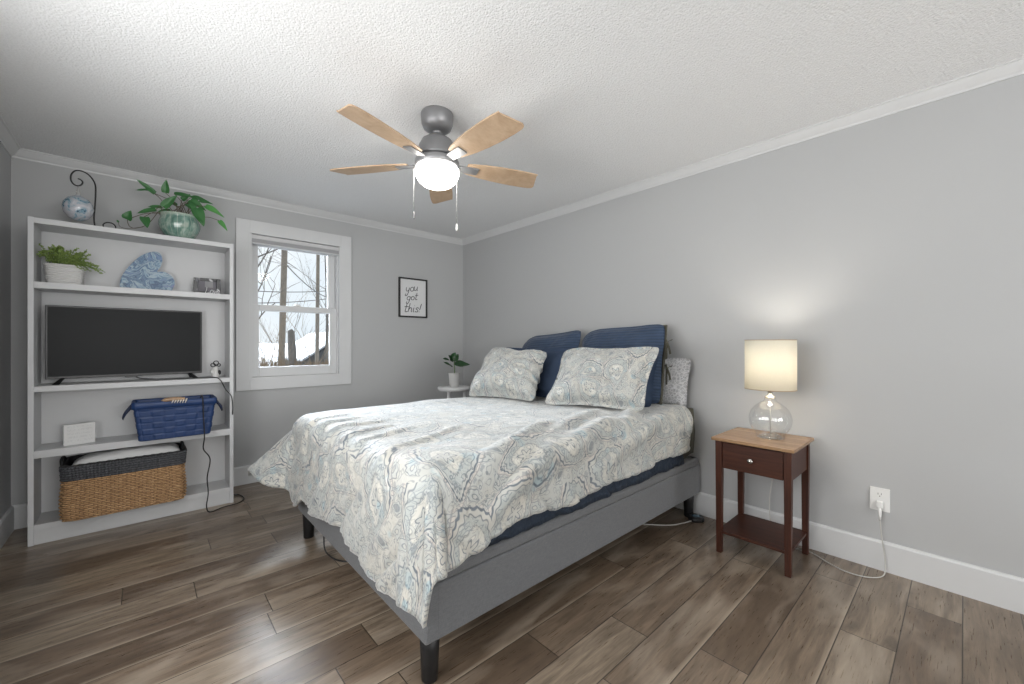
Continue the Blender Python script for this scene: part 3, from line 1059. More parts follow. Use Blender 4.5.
def stroke(mb, pts, o, sx, sz, y, r):
    mb.tube(spline([(o[0] + p[0] * sx + p[1] * sx * .18, y, o[1] + p[1] * sz) for p in pts], 5), r, 6)


circ = lambda cx_, cy_, rx_, ry_: [(cx_ + rx_ * math.cos(R(a)), cy_ + ry_ * math.sin(R(a))) for a in range(60, 431, 30)]
GL = {'L': ([[(.05, 1.35), (.10, .7), (.05, .0), (.45, .02), (.75, .12)]], .75), 'o': ([circ(.3, .35, .25, .35)], .62),
      'v': ([[(.0, .7), (.2, 0), (.45, .72)]], .5), 'e': ([[(.05, .35), (.48, .42), (.42, .68), (.2, .68), (.05, .4), (.12, .05), (.35, 0), (.55, .2)]], .58),
      'y': ([[(.0, .72), (.06, .25), (.25, .12), (.45, .35), (.5, .72)], [(.5, .72), (.46, 0), (.3, -.6), (.05, -.62), (.12, -.3)]], .66),
      'u': ([[(.0, .7), (.04, .15), (.22, .0), (.44, .25), (.5, .7)], [(.5, .7), (.5, .15), (.62, .02)]], .68),
      'g': ([circ(.27, .38, .24, .34), [(.5, .72), (.48, 0), (.34, -.62), (.06, -.6), (.1, -.3)]], .66),
      't': ([[(.22, 1.3), (.2, .5), (.2, .08), (.34, .0), (.46, .12)], [(.0, .82), (.48, .86)]], .52),
      'h': ([[(.08, 1.4), (.06, .6), (.05, 0)], [(.06, .35), (.22, .68), (.4, .6), (.42, .15), (.52, .0)]], .6),
      'i': ([[(.08, .7), (.08, .1), (.2, .0)], [(.1, 1.0), (.11, 1.06)]], .3), 's': ([[(.42, .62), (.2, .72), (.08, .52), (.36, .28), (.3, .02), (.0, .06)]], .5),
      '!': ([[(.14, 1.35), (.1, .7), (.08, .32)], [(.06, .06), (.065, .0)]], .25)}


def script(mb, text, x, z, sx, sz, y, r, rise=0.):
    for ch in text:
        sts, adv = GL[ch]
        for s_ in sts:
            stroke(mb, s_, (x, z), sx, sz, y, r)
        x += adv * sx
        z += rise * adv * sx


mb = MB()
script(mb, 'Love', .345, fz0 + .012, .036, .034, fy - .002, .0028)
mb.build('lettering', M['silver'], t)

# ---- white figurine at the end of the television shelf
t = thing('white_figurine', 'tiny white figurine topped with dark loops beside the television', 'figurine', (.405, 3.79, .943))
MB().lathe([(0, .001), (.024, .001), (.026, .01), (.020, .035), (.017, .05), (.020, .064), (.016, .076), (.006, .083), (0, .084)], (.405, 3.79, .943), 20).build('body', M['white_ceramic'], t)
MB().sphere((.384, 3.785, .985), (.013, .012, .019), 12, 8).build('wing', M['white_ceramic'], t)
MB().sphere((.426, 3.785, .978), (.012, .012, .019), 12, 8).build('wing', M['iron'], t)
mb = MB()
for (cx_, cz_, rr) in ((.388, 1.036, .013), (.407, 1.050, .016), (.424, 1.035, .010)):
    mb.tube([(cx_ + rr * math.cos(2 * PI * k / 14), 3.785, cz_ + rr * math.sin(2 * PI * k / 14)) for k in range(15)], .004, 6)
mb.tube([(.405, 3.787, 1.02), (.405, 3.785, 1.04)], .004, 6)
mb.build('loops', M['iron'], t)

# ---- white text block
def m_block():
    g = NT('embossed_white_block')
    co = g.coord()
    x, y, z = g.sep(co)
    rows = g.math('GREATER_THAN', g.math('SINE', g.math('MULTIPLY', z, 2 * PI / .022)), -.1)
    n = g.math('GREATER_THAN', g.noise(g.vmath('MULTIPLY', co, (150., 0., 55.)), 1., 1), .5)
    inb = g.math('MULTIPLY', g.math('LESS_THAN', g.math('ABSOLUTE', x), .055), g.math('LESS_THAN', g.math('ABSOLUTE', g.math('SUBTRACT', z, .066)), .052))
    f = g.math('MULTIPLY', g.math('MULTIPLY', rows, n), inb)
    g.bsdf(g.mix(f, (.66, .66, .655), (.60, .60, .60)), .5, g.bump(f, .4, .003))
    return g.m


t = MB().box(-.373, -.233, 3.765, 3.790, .5585, .689).build('text_block', m_block(), loc=(-.303, 3.777, .5585), bevel=.002)
t.rotation_euler = (0, 0, R(14))
tag(t, 'white square block with faint raised writing on the third shelf', 'ornament')


# ---- blue woven strap basket
def basket_pt(u, f, cx_, cy_, hw0, hd0, hw1, hd1, z0_, z1_, p=6.):
    """point on a tapered rounded-rectangle wall, u angle, f height 0..1"""
    a = u
    k = (abs(math.cos(a)) ** p + abs(math.sin(a)) ** p) ** (-1 / p)
    hw = hw0 + (hw1 - hw0) * f
    hd = hd0 + (hd1 - hd0) * f
    return Vector((cx_ + hw * k * math.cos(a), cy_ + hd * k * math.sin(a), z0_ + (z1_ - z0_) * f))


bcx, bcy = .166, 3.672
z0, z1 = .5595, .797
t = thing('blue_basket', 'navy blue woven strap basket on the third shelf', 'basket', (bcx, bcy, z0))
M['strap_b'] = plain('blue_strap', (.011, .037, .125), .5, nscale=25, nstr=.25, ndist=.004, var=.25)
M['strap_d'] = plain('dark_blue_strap', (.012, .022, .06), .6, nscale=25, nstr=.2, ndist=.003, var=.2)
A = (bcx, bcy, .186, .086, .215, .108, z0, z1)


def rr_pt(q, f, off, cx_, cy_, hw0, hd0, hw1, hd1, z0_, z1_, rad=.02):
    """perimeter point q in 0..1 on a rectangle with small corner radius; off pushes outwards"""
    hw = hw0 + (hw1 - hw0) * f + off
    hd = hd0 + (hd1 - hd0) * f + off
    segs = [(2 * (hw - rad)), PI / 2 * rad, 2 * (hd - rad), PI / 2 * rad] * 2
    tot = sum(segs)
    s_ = (q % 1.) * tot
    st_ = [((-hw + rad), -hd, 1, 0), (hw - rad, -hd + rad, -PI / 2, None), (hw, -hd + rad, 0, 1), (hw - rad, hd - rad, 0, None), (hw - rad, hd, -1, 0), (-hw + rad, hd - rad, PI / 2, None), (-hw, hd - rad, 0, -1), (-hw + rad, -hd + rad, PI, None)]
    for L_, (a_, b_, c_, d_) in zip(segs, st_):
        if s_ <= L_ + 1e-9:
            if d_ is None:
                an = c_ + s_ / rad
                x_, y_ = a_ + rad * math.cos(an), b_ + rad * math.sin(an)
            else:
                x_, y_ = a_ + c_ * s_, b_ + d_ * s_
            break
        s_ -= L_
    return Vector((cx_ + x_, cy_ + y_, z0_ + (z1_ - z0_) * f))


def weave_wall(cells, rows, amp, base, sub=6, sharp=True, uvscale=True):
    nu = cells * sub
    nv = rows * sub
    P, U = [], []
    for i in range(nu + 1):
        row, ur = [], []
        for j in range(nv + 1):
            ci, cj = i // sub, min(j // sub, rows - 1)
            fu, fv = (i % sub) / sub, (j % sub) / sub
            par = (ci + cj) % 2
            e = (min(1, 3.5 * math.sin(PI * fu)) if par else min(1, 1.6 * math.sin(PI * fu) + .2)) * min(1, 4 * math.sin(PI * fv) + .0)
            d = amp * (e if par else e * .45)
            row.append(rr_pt(i / nu, j / nv, d, *base))
            ur.append((i / sub, j / sub))
        P.append(row)
        U.append(ur)
    return P, U


P, U = weave_wall(20, 6, .0042, A, 8)
MB().grid(P, uv=U).build('woven_body', M['strap_b'], t)
MB().grid([[rr_pt(i / 80, f, -.006, *A) for f in (0.01, .5, 1.)] for i in range(81)]).build('lining', M['strap_d'], t)
MB().prism([rr_pt(i / 60, 0, -.001, *A) for i in range(60)], (0, 0, .006)).build('base', M['strap_d'], t)
P = []
for i in range(97):
    q = i / 96
    P.append([rr_pt(q, 1, d, *A) + Vector((0, 0, h)) for d, h in ((-.009, -.012), (-.009, .012), (-.004, .019), (.005, .019), (.010, .012), (.010, -.024), (.003, -.026))])
MB().grid(P).build('rim', M['strap_b'], t)
for sx in (-1, 1):
    xx = bcx + sx * .222
    pts = spline([(xx, bcy - .035, z1 - .01), (xx + sx * .030, bcy - .035, z1 - .055), (xx + sx * .042, bcy, z1 - .085), (xx + sx * .030, bcy + .035, z1 - .055), (xx, bcy + .035, z1 - .01)], 6)
    P = []
    for p in pts:
        P.append([p + Vector((sx * .002, 0, .013)), p + Vector((sx * .004, 0, 0)), p + Vector((0, 0, -.013))])
    sheet(MB().grid(P).build('handle', M['strap_d'], t), .004, 0)

# claw clip lying on the basket's front rim
M['tortoise'] = plain('tan_plastic', (.34, .22, .13), .3, nscale=40, var=.6)
M['pale_teeth'] = plain('pale_plastic', (.62, .58, .54), .35)
t = thing('claw_clip', 'tan claw clip with pale teeth lying over blue basket rim', 'hair clip', (.17, 3.565, 0.816))
MB().tube(spline([(.09, 3.568, 0.816), (.12, 3.558, 0.824), (.17, 3.552, 0.825), (.21, 3.552, 0.821)], 5), [.006, .008, .011, .012, .013, .013, .013, .014, .014, .014, .014, .013, .013, .012, .012, .010], 8).build('spine', M['tortoise'], t)
for k in range(6):
    x_ = .150 + k * .014
    MB().tube(spline([(x_, 3.550, .824), (x_ - .004, 3.541, .814), (x_ - .010, 3.540, .800 - .001 * k)], 4), [.0042] * 6 + [.003, .002, .0012], 6).build('tooth', M['pale_teeth'], t)

# ---- wicker basket
wcx, wcy = -.083, 3.758
z0 = .1215
WT = .456
A = (wcx + .006, wcy, .290, .152, .292, .154, z0, WT)


def m_wicker(name, c1, c2, c3):
    g = NT(name)
    uv = g.coord('UV')
    n = g.noise(g.vmath('MULTIPLY', uv, (.9, 2., 1.)), 1.3, 3)
    f = g.noise(g.vmath('MULTIPLY', uv, (2., 14., 1.)), 1., 2)
    c = g.ramp(n, [(.3, c1), (.5, c2), (.7, c3)])
    c = g.mix(g.rng(f, .35, .65, .45, 0), c, c1)
    y = g.sep(uv)[1]
    x = g.sep(uv)[0]
    sh = g.math('ABSOLUTE', g.math('SINE', g.math('MULTIPLY', y, PI)))
    se = g.math('ABSOLUTE', g.math('SINE', g.math('MULTIPLY', g.math('ADD', x, g.math('MULTIPLY', g.math('FLOOR', y), .5)), PI)))
    gapm = g.math('MULTIPLY', g.rng(sh, .08, .55), g.rng(se, .0, .30, .35, 1))
    c = g.mix(g.math('SUBTRACT', 1., gapm), c, tuple(k * .22 for k in c1))
    g.bsdf(c, .6, g.bump(g.math('ADD', f, sh), .5, .004))
    return g.m


M['wick'] = m_wicker('seagrass', (.20, .105, .045), (.56, .33, .155), (.85, .58, .32))
M['wick_g'] = m_wicker('grey_seagrass', (.035, .037, .042), (.075, .078, .088), (.14, .145, .16))
t = thing('wicker_basket', 'long tan and grey wicker basket on the bottom shelf', 'basket', (wcx, wcy, z0))


def wicker(f0, f1, rows, cells, amp, vertical=False):
    sub = 4
    nu, nv = cells * sub, rows * 4
    P, U = [], []
    for i in range(nu + 1):
        pr, ur = [], []
        for j in range(nv + 1):
            f = f0 + (f1 - f0) * j / nv
            r_ = min(j // 4, rows - 1)
            fu, fv = i / sub, (j % 4) / 4
            if vertical:
                d = amp * (abs(math.sin(PI * fu)) * .8 + .4 * math.sin(PI * fv) * (1 if (int(fu) + r_) % 2 else -.2))
            else:
                d = amp * (math.sin(PI * fv) ** .7 * .55 + .45 * math.sin(PI * fu + PI * r_) * math.sin(PI * fv))
            # gently rounded lower edge
            inset = -.010 * max(0, 1 - f / .08) ** 2 if f < .08 else 0
            wob = .004 * math.sin(f * 7 + i / nu * 19)
            pr.append(rr_pt(i / nu, f, d + inset + wob, *A, rad=.05))
            ur.append((fu, j / 4))
        P.append(pr)
        U.append(ur)
    return MB().grid(P, uv=U)


wicker(0., .735, 22, 46, .010).build('woven_body', M['wick'], t)
wicker(.735, 1.0, 6, 110, .009, True).build('grey_band', M['wick_g'], t)
MB().grid([[rr_pt(i / 80, f, -.010, *A, rad=.045) for f in (.02, .5, 1.)] for i in range(81)]).build('inner_wall', M['wick_g'], t)
P = []
for i in range(121):
    q = i / 120
    c_ = rr_pt(q, 1, -.003, *A, rad=.05)
    d_ = (c_ - Vector((wcx, wcy, c_.z))).normalized()
    P.append([c_ + d_ * (.010 * math.cos(a)) + Vector((0, 0, .008 * math.sin(a) + .0015 * math.sin(q * 500))) for a in [2 * PI * k / 8 for k in range(9)]])
MB().grid(P).build('rim', M['wick_g'], t)
MB().prism([rr_pt(i / 60, 0, -.024, *A, rad=.04) for i in range(60)], (0, 0, .008)).build('base', M['wick'], t)
for sx in (-1, 1):
    xx = wcx + sx * .289
    MB().tube(spline([(xx - sx * .004, wcy - .075, WT), (xx, wcy - .05, WT + .024), (xx, wcy, WT + .032), (xx, wcy + .05, WT + .024), (xx - sx * .004, wcy + .075, WT)], 6), .009, 8).build('handle', M['wick_g'], t)
# folded white cloth filling the wicker basket
M['cloth'] = plain('white_cotton', (.62, .62, .62), .85, nscale=20, nstr=.5, ndist=.015)
P = []
for i in range(41):
    row = []
    for j in range(25):
        u, v_ = i / 40 * 2 - 1, j / 24 * 2 - 1
        e = (1 - abs(u) ** 4) * (1 - abs(v_) ** 4)
        row.append((wcx + .012 + u * .262, wcy + v_ * .128, WT - .014 + .054 * max(0, e) ** .6 + .008 * nz(u * 3, v_ * 2, 1.3) * e + .008 * u))
    P.append(row)
P2 = [[(p[0], p[1], .20) for p in (r[0], r[-1])] for r in P]
o = MB().grid(P)
n_, m_ = 41, 25
rim = [P[i][0] for i in range(n_)] + [P[-1][j] for j in range(1, m_)] + [P[i][-1] for i in range(n_ - 2, -1, -1)] + [P[0][j] for j in range(m_ - 2, 0, -1)]
o.grid([[p, (wcx + (p[0] - wcx) * .93, wcy + (p[1] - wcy) * .9, .30)] for p in rim + [rim[0]]])
tag(o.build('folded_blanket', M['cloth'], loc=(wcx, wcy, .30)), 'white folded blanket bulging out of the wicker basket', 'blanket')


# ------------------------------------------------------------------ framed print
M['frame_black'] = plain('black_frame', (.012, .012, .012), .4)
M['paper'] = plain('print_paper', (.66, .665, .67), .7, nscale=200, nstr=.05)
M['ink'] = plain('grey_ink', (.10, .10, .105), .8)
x0, x1, z0, z1 = 2.050, 2.396, 1.485, 1.919
t = thing('framed_print', 'black framed print with brush script on the back wall', 'picture', ((x0 + x1) / 2, YB - .012, z0))
rect_frame(MB(), x0, x1, z0, z1, .016, .016, .016, .016, YB - .024, YB - .002).build('frame', M['frame_black'], t, bevel=.0015)
pp = MB().box(x0 + .016, x1 - .016, YB - .012, YB - .004, z0 + .016, z1 - .016).build('paper', M['paper'], t)
mb = MB()
yy = YB - .0122
script(mb, 'you', x0 + .080, z1 - .155, .078, .066, yy, .0042, .22)
script(mb, 'got', x0 + .092, z1 - .245, .074, .056, yy, .0042, .12)
script(mb, 'this!', x0 + .055, z1 - .375, .096, .068, yy, .0046, .03)
mb.build('lettering', M['ink'], t)

# ------------------------------------------------------------------ round side table with rubber plant
tx, ty, tz = 2.40, 3.56, .747
t = thing('round_side_table', 'small round white side table beyond the bed', 'side table', (tx, ty, 0))
MB().lathe([(0, tz - .034), (.158, tz - .034), (.166, tz - .026), (.168, tz - .006), (.164, tz), (0, tz)], (tx, ty, 0), 40).build('tabletop', M['white_paint'], t)
for k in range(3):
    a = R(205 + 120 * k)
    MB().tube([(tx + .10 * math.cos(a), ty + .10 * math.sin(a), tz - .024), (tx + .155 * math.cos(a), ty + .155 * math.sin(a), .0)], [.016, .011], 12).build('leg', M['white_paint'], t)
MB().lathe([(0, .25), (.118, .25), (.120, .262), (0, .262)], (tx, ty, 0), 30).build('lower_shelf', M['white_paint'], t)
pc = Vector((2.385, 3.53, tz))
t = thing('potted_rubber_plant', 'small rubber plant in a white pot on round side table', 'potted plant', pc)
MB().lathe([(0, .001), (.044, .001), (.047, .004), (.060, .140), (.061, .146), (.057, .146), (.055, .130), (0, .128)], pc, 32).build('pot', M['white_ceramic'], t)
MB().lathe([(0, .131), (.0545, .130)], pc, 20).build('soil', M['soil'], t)
MB().tube(spline([pc + Vector((0, 0, .12)), pc + Vector((.003, 0, .20)), pc + Vector((-.002, 0, .27)), pc + Vector((.01, 0, .32))], 5), .005, 8).build('stem', M['green_stem'], t)
for (b, e, wd) in (((453.5, 364.5), (470, 364), .082), ((452.5, 367), (443.5, 361.5), .036), ((452.5, 362), (448.5, 355), .06), ((453, 361), (458.5, 354), .07), ((452.5, 358), (455.5, 352.5), .06), ((449, 360), (443, 358.5), .035), ((453, 362), (450, 360), .06)):
    pb, pe = px([b], pc.y)[0], px([e], pc.y - .03)[0]
    leaf(MB(), pb, pe, wd, (0, -.8, .75), curl=.04, heart=0.).build('leaf', M['leaf_rubber'], t)

# ------------------------------------------------------------------ ceiling fan
FC = Vector((1.195, 1.935, 0))
t = thing('ceiling_fan', 'five blade ceiling fan with pewter motor and lit globe', 'ceiling fan', (FC.x, FC.y, ZC))
MB().lathe([(0, 2.4545), (.086, 2.4545), (.0885, 2.448), (.088, 2.425), (.085, 2.400), (.075, 2.375), (.055, 2.362), (.026, 2.357), (0, 2.357)], FC, 40).build('canopy', M['pewter'], t)
MB().lathe([(0, 2.362), (.013, 2.362), (.013, 2.31), (0, 2.31)], FC, 20).lathe([(0, 2.358), (.026, 2.358), (.029, 2.350), (.020, 2.342), (.014, 2.340), (0, 2.340)], FC, 24).build('downrod', M['pewter'], t)
MB().lathe([(0, 2.332), (.025, 2.332), (.055, 2.325), (.082, 2.305), (.098, 2.275), (.106, 2.240), (.112, 2.218), (.112, 2.210), (.104, 2.206), (0, 2.206)], FC, 48).build('motor_housing', M['pewter'], t)
MB().lathe([(0, 2.207), (.090, 2.207), (.112, 2.200), (.120, 2.190), (.120, 2.168), (.114, 2.160), (.108, 2.158), (0, 2.158)], FC, 48).build('light_kit', M['pewter'], t)
MB().lathe([(0, 2.159), (.106, 2.159), (.117, 2.148), (.119, 2.132), (.115, 2.112), (.102, 2.088), (.080, 2.068), (.050, 2.055), (.023, 2.050), (0, 2.049)], FC, 48).build('globe', M['globe'], t)
for k in range(5):
    a = R(-161 + 72 * k)
    ca, sa = math.cos(a), math.sin(a)
    pit = R(-11)

    def FP(r_, w_, h_):
        # radial r, width w (pitched), height h
        ww, hh = w_ * math.cos(pit), w_ * math.sin(pit) + h_
        return Vector((FC.x + r_ * ca - ww * sa, FC.y + r_ * sa + ww * ca, 2.182 + hh))
    prof = [(.165, .040), (.20, .050), (.27, .062), (.36, .071), (.46, .075), (.54, .074), (.59, .070)]
    tipl = [(.618, .058)]
    left = [FP(r_, w_, 0) for r_, w_ in prof]
    right = [FP(r_, -w_, 0) for r_, w_ in prof]
    pts = right + [FP(.585, -.064, 0), FP(.620, .046, 0), FP(.616, .060, 0), FP(.604, .066, 0)] + left[::-1]
    up = FP(.3, 0, .007) - FP(.3, 0, 0)
    MB().prism(pts, up).build('blade', M['blade'], t, bevel=.0015)
    b = MB()
    arm = [(.085, .020), (.14, .026), (.20, .030), (.235, .028)]
    pl_ = [FP(r_, w_, -.0065) for r_, w_ in arm] + [FP(r_, -w_, -.0065) for r_, w_ in arm[::-1]]
    b.prism(pl_, up * .9)
    b.build('blade_arm', M['pewter'], t, bevel=.002)
for (pxx, pyb, wht) in ((413.8, 214, 0), (456.8, 226, 1)):
    r_ = (pxx - 512) / 408.2
    th = R(42.08)
    dx, dy = math.cos(th) * r_ + math.sin(th), -math.sin(th) * r_ + math.cos(th)
    wd = (dx * FC.x + dy * FC.y) / (dx * dx + dy * dy)
    X_, Y_ = dx * wd, dy * wd
    ze = H + (343.2 - pyb) / 408.2 * wd
    d_ = Vector((X_ - FC.x, Y_ - FC.y, 0))
    d_ = d_.normalized() * .128 + FC
    ch = MB().tube([(d_.x, d_.y, 2.165), (X_, Y_, 2.14), (X_, Y_, ze)], .0016, 6).build('pull_chain', M['chrome'], t)
    MB().lathe([(0, .012), (.003, .012), (.006, 0), (.0075, -.018), (.005, -.026), (0, -.027)], (X_, Y_, ze), 14).build('chain_pull', M['white_plastic'] if wht else M['pewter'], ch)

# ------------------------------------------------------------------ nightstand, lamp
NX0, NX1, NY0, NY1, NZ = 2.428, 2.838, .572, .978, .662
t = thing('nightstand', 'dark cherry nightstand with one drawer beside the bed', 'nightstand', ((NX0 + NX1) / 2, (NY0 + NY1) / 2, 0))
MB().box(NX0, NX1, NY0, NY1, NZ - .019, NZ).build('top', M['cherry_top'], t, bevel=.004, seg=3)
lx = (NX0 + .018, NX1 - .018 - .036)
ly = (NY0 + .016, NY1 - .016 - .036)
for X_ in lx:
    for Y_ in ly:
        q = .004
        MB().hexa([(X_ + q, Y_ + q, 0), (X_ + .036 - q, Y_ + q, 0), (X_ + .036 - q, Y_ + .036 - q, 0), (X_ + q, Y_ + .036 - q, 0)],
                  [(X_, Y_, NZ - .0195), (X_ + .036, Y_, NZ - .0195), (X_ + .036, Y_ + .036, NZ - .0195), (X_, Y_ + .036, NZ - .0195)]).build('leg', M['cherry'], t, bevel=.002)
zb_ = .487
MB().box(lx[0] + .036, lx[1], ly[0] + .008, ly[0] + .022, zb_, NZ - .02).build('side_panel', M['cherry'], t)
MB().box(lx[0] + .036, lx[1], ly[1] + .014, ly[1] + .028, zb_, NZ - .02).build('side_panel', M['cherry'], t)
MB().box(lx[1] + .010, lx[1] + .024, ly[0] + .036, ly[1], zb_, NZ - .02).build('back_panel', M['cherry'], t)
d = MB().box(lx[0] + .006, lx[0] + .024, ly[0] + .038, ly[1] - .002, zb_ + .002, NZ - .028).build('drawer', M['cherry_y'], t, bevel=.002)
kc = (lx[0] + .006, (ly[0] + ly[1] + .036) / 2, .562)
kb = MB()
P = []
for k in range(17):
    a = 2 * PI * k / 16
    P.append([(kc[0] - h_, kc[1] + r_ * math.cos(a), kc[2] + r_ * math.sin(a)) for h_, r_ in ((0, .007), (.012, .006), (.015, .012), (.021, .0145), (.027, .012), (.029, .0))])
kb.grid(P).build('knob', M['chrome'], d)
MB().box(lx[0] + .010, lx[1] + .026, ly[0] + .010, ly[1] + .026, .112, .128).build('lower_shelf', M['cherry_y'], t, bevel=.002)

LC = Vector((2.648, .740, NZ))
t = thing('table_lamp', 'clear glass globe table lamp with cream drum shade on the nightstand', 'lamp', LC)
prof = [(.0, .002), (.066, .002), (.070, .006)] + [(.106 * math.sin(a) ** 1.0, .105 - .104 * math.cos(a)) for a in [R(q) for q in range(40, 152, 8)]] + [(.050, .200), (.036, .205), (.030, .214), (.030, .224), (.024, .228), (0, .228)]
MB().lathe(prof, LC, 48).build('glass_base', M['clear_glass'], t)
MB().lathe([(0, .005), (.058, .005), (.055, .012), (.03, .018), (.012, .02), (0, .02)], LC, 32).build('inner_foot', M['clear_glass'], t)
MB().tube([LC + Vector((.012, 0, .020)), LC + Vector((.006, 0, .12)), LC + Vector((0, 0, .226))], .003, 8).build('inner_cord', M['clear_cable'], t)
MB().lathe([(0, .226), (.026, .226), (.028, .232), (.020, .238), (.012, .242), (.012, .262), (.019, .266), (.019, .300), (0, .300)], LC, 24).build('socket', M['chrome'], t)
mb = MB().lathe([(.1255, .278), (.1265, .278), (.1265, .556), (.1255, .556), (.1255, .278)], LC, 64)
mb.build('shade', M['shade'], t)
M['shade_trim'] = plain('shade_piping', (.40, .30, .18), .7)
for z_ in (.278, .556):
    MB().lathe([(.1248, z_ - .002), (.1275, z_ - .002), (.1275, z_ + .002), (.1248, z_ + .002), (.1248, z_ - .002)], LC, 64).build('shade_ring', M['shade_trim'], t)
mb = MB()
for k in range(3):
    a = 2 * PI * k / 3 + .4
    mb.tube([LC + Vector((0, 0, .53)), LC + Vector((.125 * math.cos(a), .125 * math.sin(a), .548))], .0016, 6)
mb.tube([LC + Vector((0, .03, .30)), LC + Vector((0, .045, .38)), LC + Vector((0, .03, .50)), LC + Vector((0, 0, .53))], .0016, 6)
mb.build('harp', M['chrome'], t)
MB().lathe([(0, .300), (.012, .300), (.014, .325), (.026, .352), (.030, .375), (.026, .398), (.012, .412), (0, .415)], LC, 20).build('bulb', M['bulb'], t)
lamp('table_lamp_light', 'POINT', (LC.x, LC.y, LC.z + .405 + .03), 6.5, (1., .94, .85), shadow_soft_size=.05)
# lamp cord : down behind the nightstand, along the floor to the outlet
cd = [LC + Vector((.03, -.02, .008)), LC + Vector((.10, -.01, .004)), (NX1 - .03, .775, NZ + .004), (NX1 + .012, .78, NZ + .003), (NX1 + .018, .782, NZ - .03), (NX1 + .016, .775, .45), (NX1 + .012, .80, .25), (NX1 + .018, .79, .08), (NX1 + .020, .74, .012), (NX1 - .02, .66, .005),
      (2.83, .585, .005), (2.77, .50, .005), (2.73, .42, .005), (2.74, .34, .005), (2.80, .285, .005), (2.865, .275, .02), (2.876, .280, .10), (2.872, .291, .20), (2.872, .296, .27)]
c = MB().tube(spline(cd, 8), .0026, 6).build('cord', M['clear_cable'], t)

t = thing('wall_outlet', 'white double wall outlet on the right wall', 'outlet', (XR, .30, .37))
MB().box(XR - .006, XR - .0005, .260, .340, .311, .432).build('plate', M['white_plastic'], t, bevel=.002)
for z_ in (.345, .398):
    s_ = MB()
    s_.prism([(XR - .0062, .30 + .0175 * max(-1, min(1, 1.25 * math.cos(2 * PI * k / 24))), z_ + .0175 * math.sin(2 * PI * k / 24)) for k in range(24)], (-.0015, 0, 0)).build('receptacle', M['white_plastic'], t)
    MB().box(XR - .0082, XR - .0076, .2925, .2945, z_ - .002, z_ + .008).box(XR - .0082, XR - .0076, .3055, .3075, z_ - .002, z_ + .008).box(XR - .0082, XR - .0076, .298, .302, z_ - .012, z_ - .007).build('slot', M['dark_slot'], t)
t = thing('cord_plug', 'white plug with strain relief in the wall outlet', 'plug', (XR - .02, .297, .345))
MB().box(XR - .034, XR - .0083, .284, .312, .330, .366).build('body', M['white_plastic'], t, bevel=.006, seg=3)
MB().tube([(XR - .024, .298, .332), (XR - .030, .298, .315), (XR - .033, .297, .30), (XR - .0335, .2965, .268)], [.009, .008, .007, .0045], 12).build('strain_relief', M['white_plastic'], t)

# ------------------------------------------------------------------ bed
FX0, FX1, FY0, FY1, FZ0, FZ1 = .712, 2.862, 1.226, 2.775, .165, .408
t = thing('platform_bed', 'grey upholstered platform bed frame on black legs', 'bed frame', ((FX0 + FX1) / 2, (FY0 + FY1) / 2, 0))
ra = .055


def rail(name, x0_, x1_, y0_, y1_, z0_, z1_, bev=.008):
    return MB().box(x0_, x1_, y0_, y1_, z0_, z1_).build(name, M['uphol'], t, bevel=bev, seg=4)


zs = FZ1 - .047
rail('side_rail', FX0 + ra - .012, FX1, FY0, FY0 + ra, FZ0, zs)
rail('side_rail', FX0 + ra - .012, FX1, FY1 - ra, FY1, FZ0, zs)
rail('foot_rail', FX0, FX0 + ra, FY0, FY1, FZ0, zs, .010)
rail('head_rail', FX1 - ra, FX1, FY0 + .002, FY1 - .002, FZ0, zs)
# padded lip above a seam


def lip(name, x0_, x1_, y0_, y1_):
    return MB().box(x0_, x1_, y0_, y1_, zs - .001, FZ1).build(name, M['uphol'], t, bevel=.016, seg=4)


lip('top_pad', FX0 + .002, FX1 - .004, FY0 + .002, FY0 + .075)
lip('top_pad', FX0 + .002, FX1 - .004, FY1 - .075, FY1 - .002)
lip('top_pad', FX0 + .002, FX0 + .075, FY0 + .004, FY1 - .004)
lip('top_pad', FX1 - .078, FX1 - .006, FY0 + .004, FY1 - .004)
MB().box(FX0 + ra, FX1 - ra, FY0 + ra, FY1 - ra, FZ0 + .06, FZ0 + .085).build('slat_base', M['black_wood'], t)
for X_ in (FX0 + .048, FX1 - .055):
    for Y_ in (FY0 + .055, FY1 - .055):
        MB().lathe([(0, 0), (.026, 0), (.029, .004), (.034, .120), (.036, FZ0 + .004), (0, FZ0 + .004)], (X_, Y_, 0), 24).build('leg', M['black_wood'], t)
for Y_ in (2.0,):
    MB().lathe([(0, 0), (.022, 0), (.028, FZ0 + .06), (0, FZ0 + .06)], (1.8, Y_, 0), 16).build('leg', M['black_wood'], t)

MX0, MX1, MY0, MY1, MZ0, MZ1 = .80, 2.83, 1.285, 2.72, .252, .715
o = MB().box(MX0, MX1, MY0, MY1, MZ0, MZ1).build('mattress', M['mattress'], loc=((MX0 + MX1) / 2, 2.0, MZ0), bevel=.05, seg=6)
tag(o, 'thick mattress in an olive fitted sheet on grey bed frame', 'mattress')


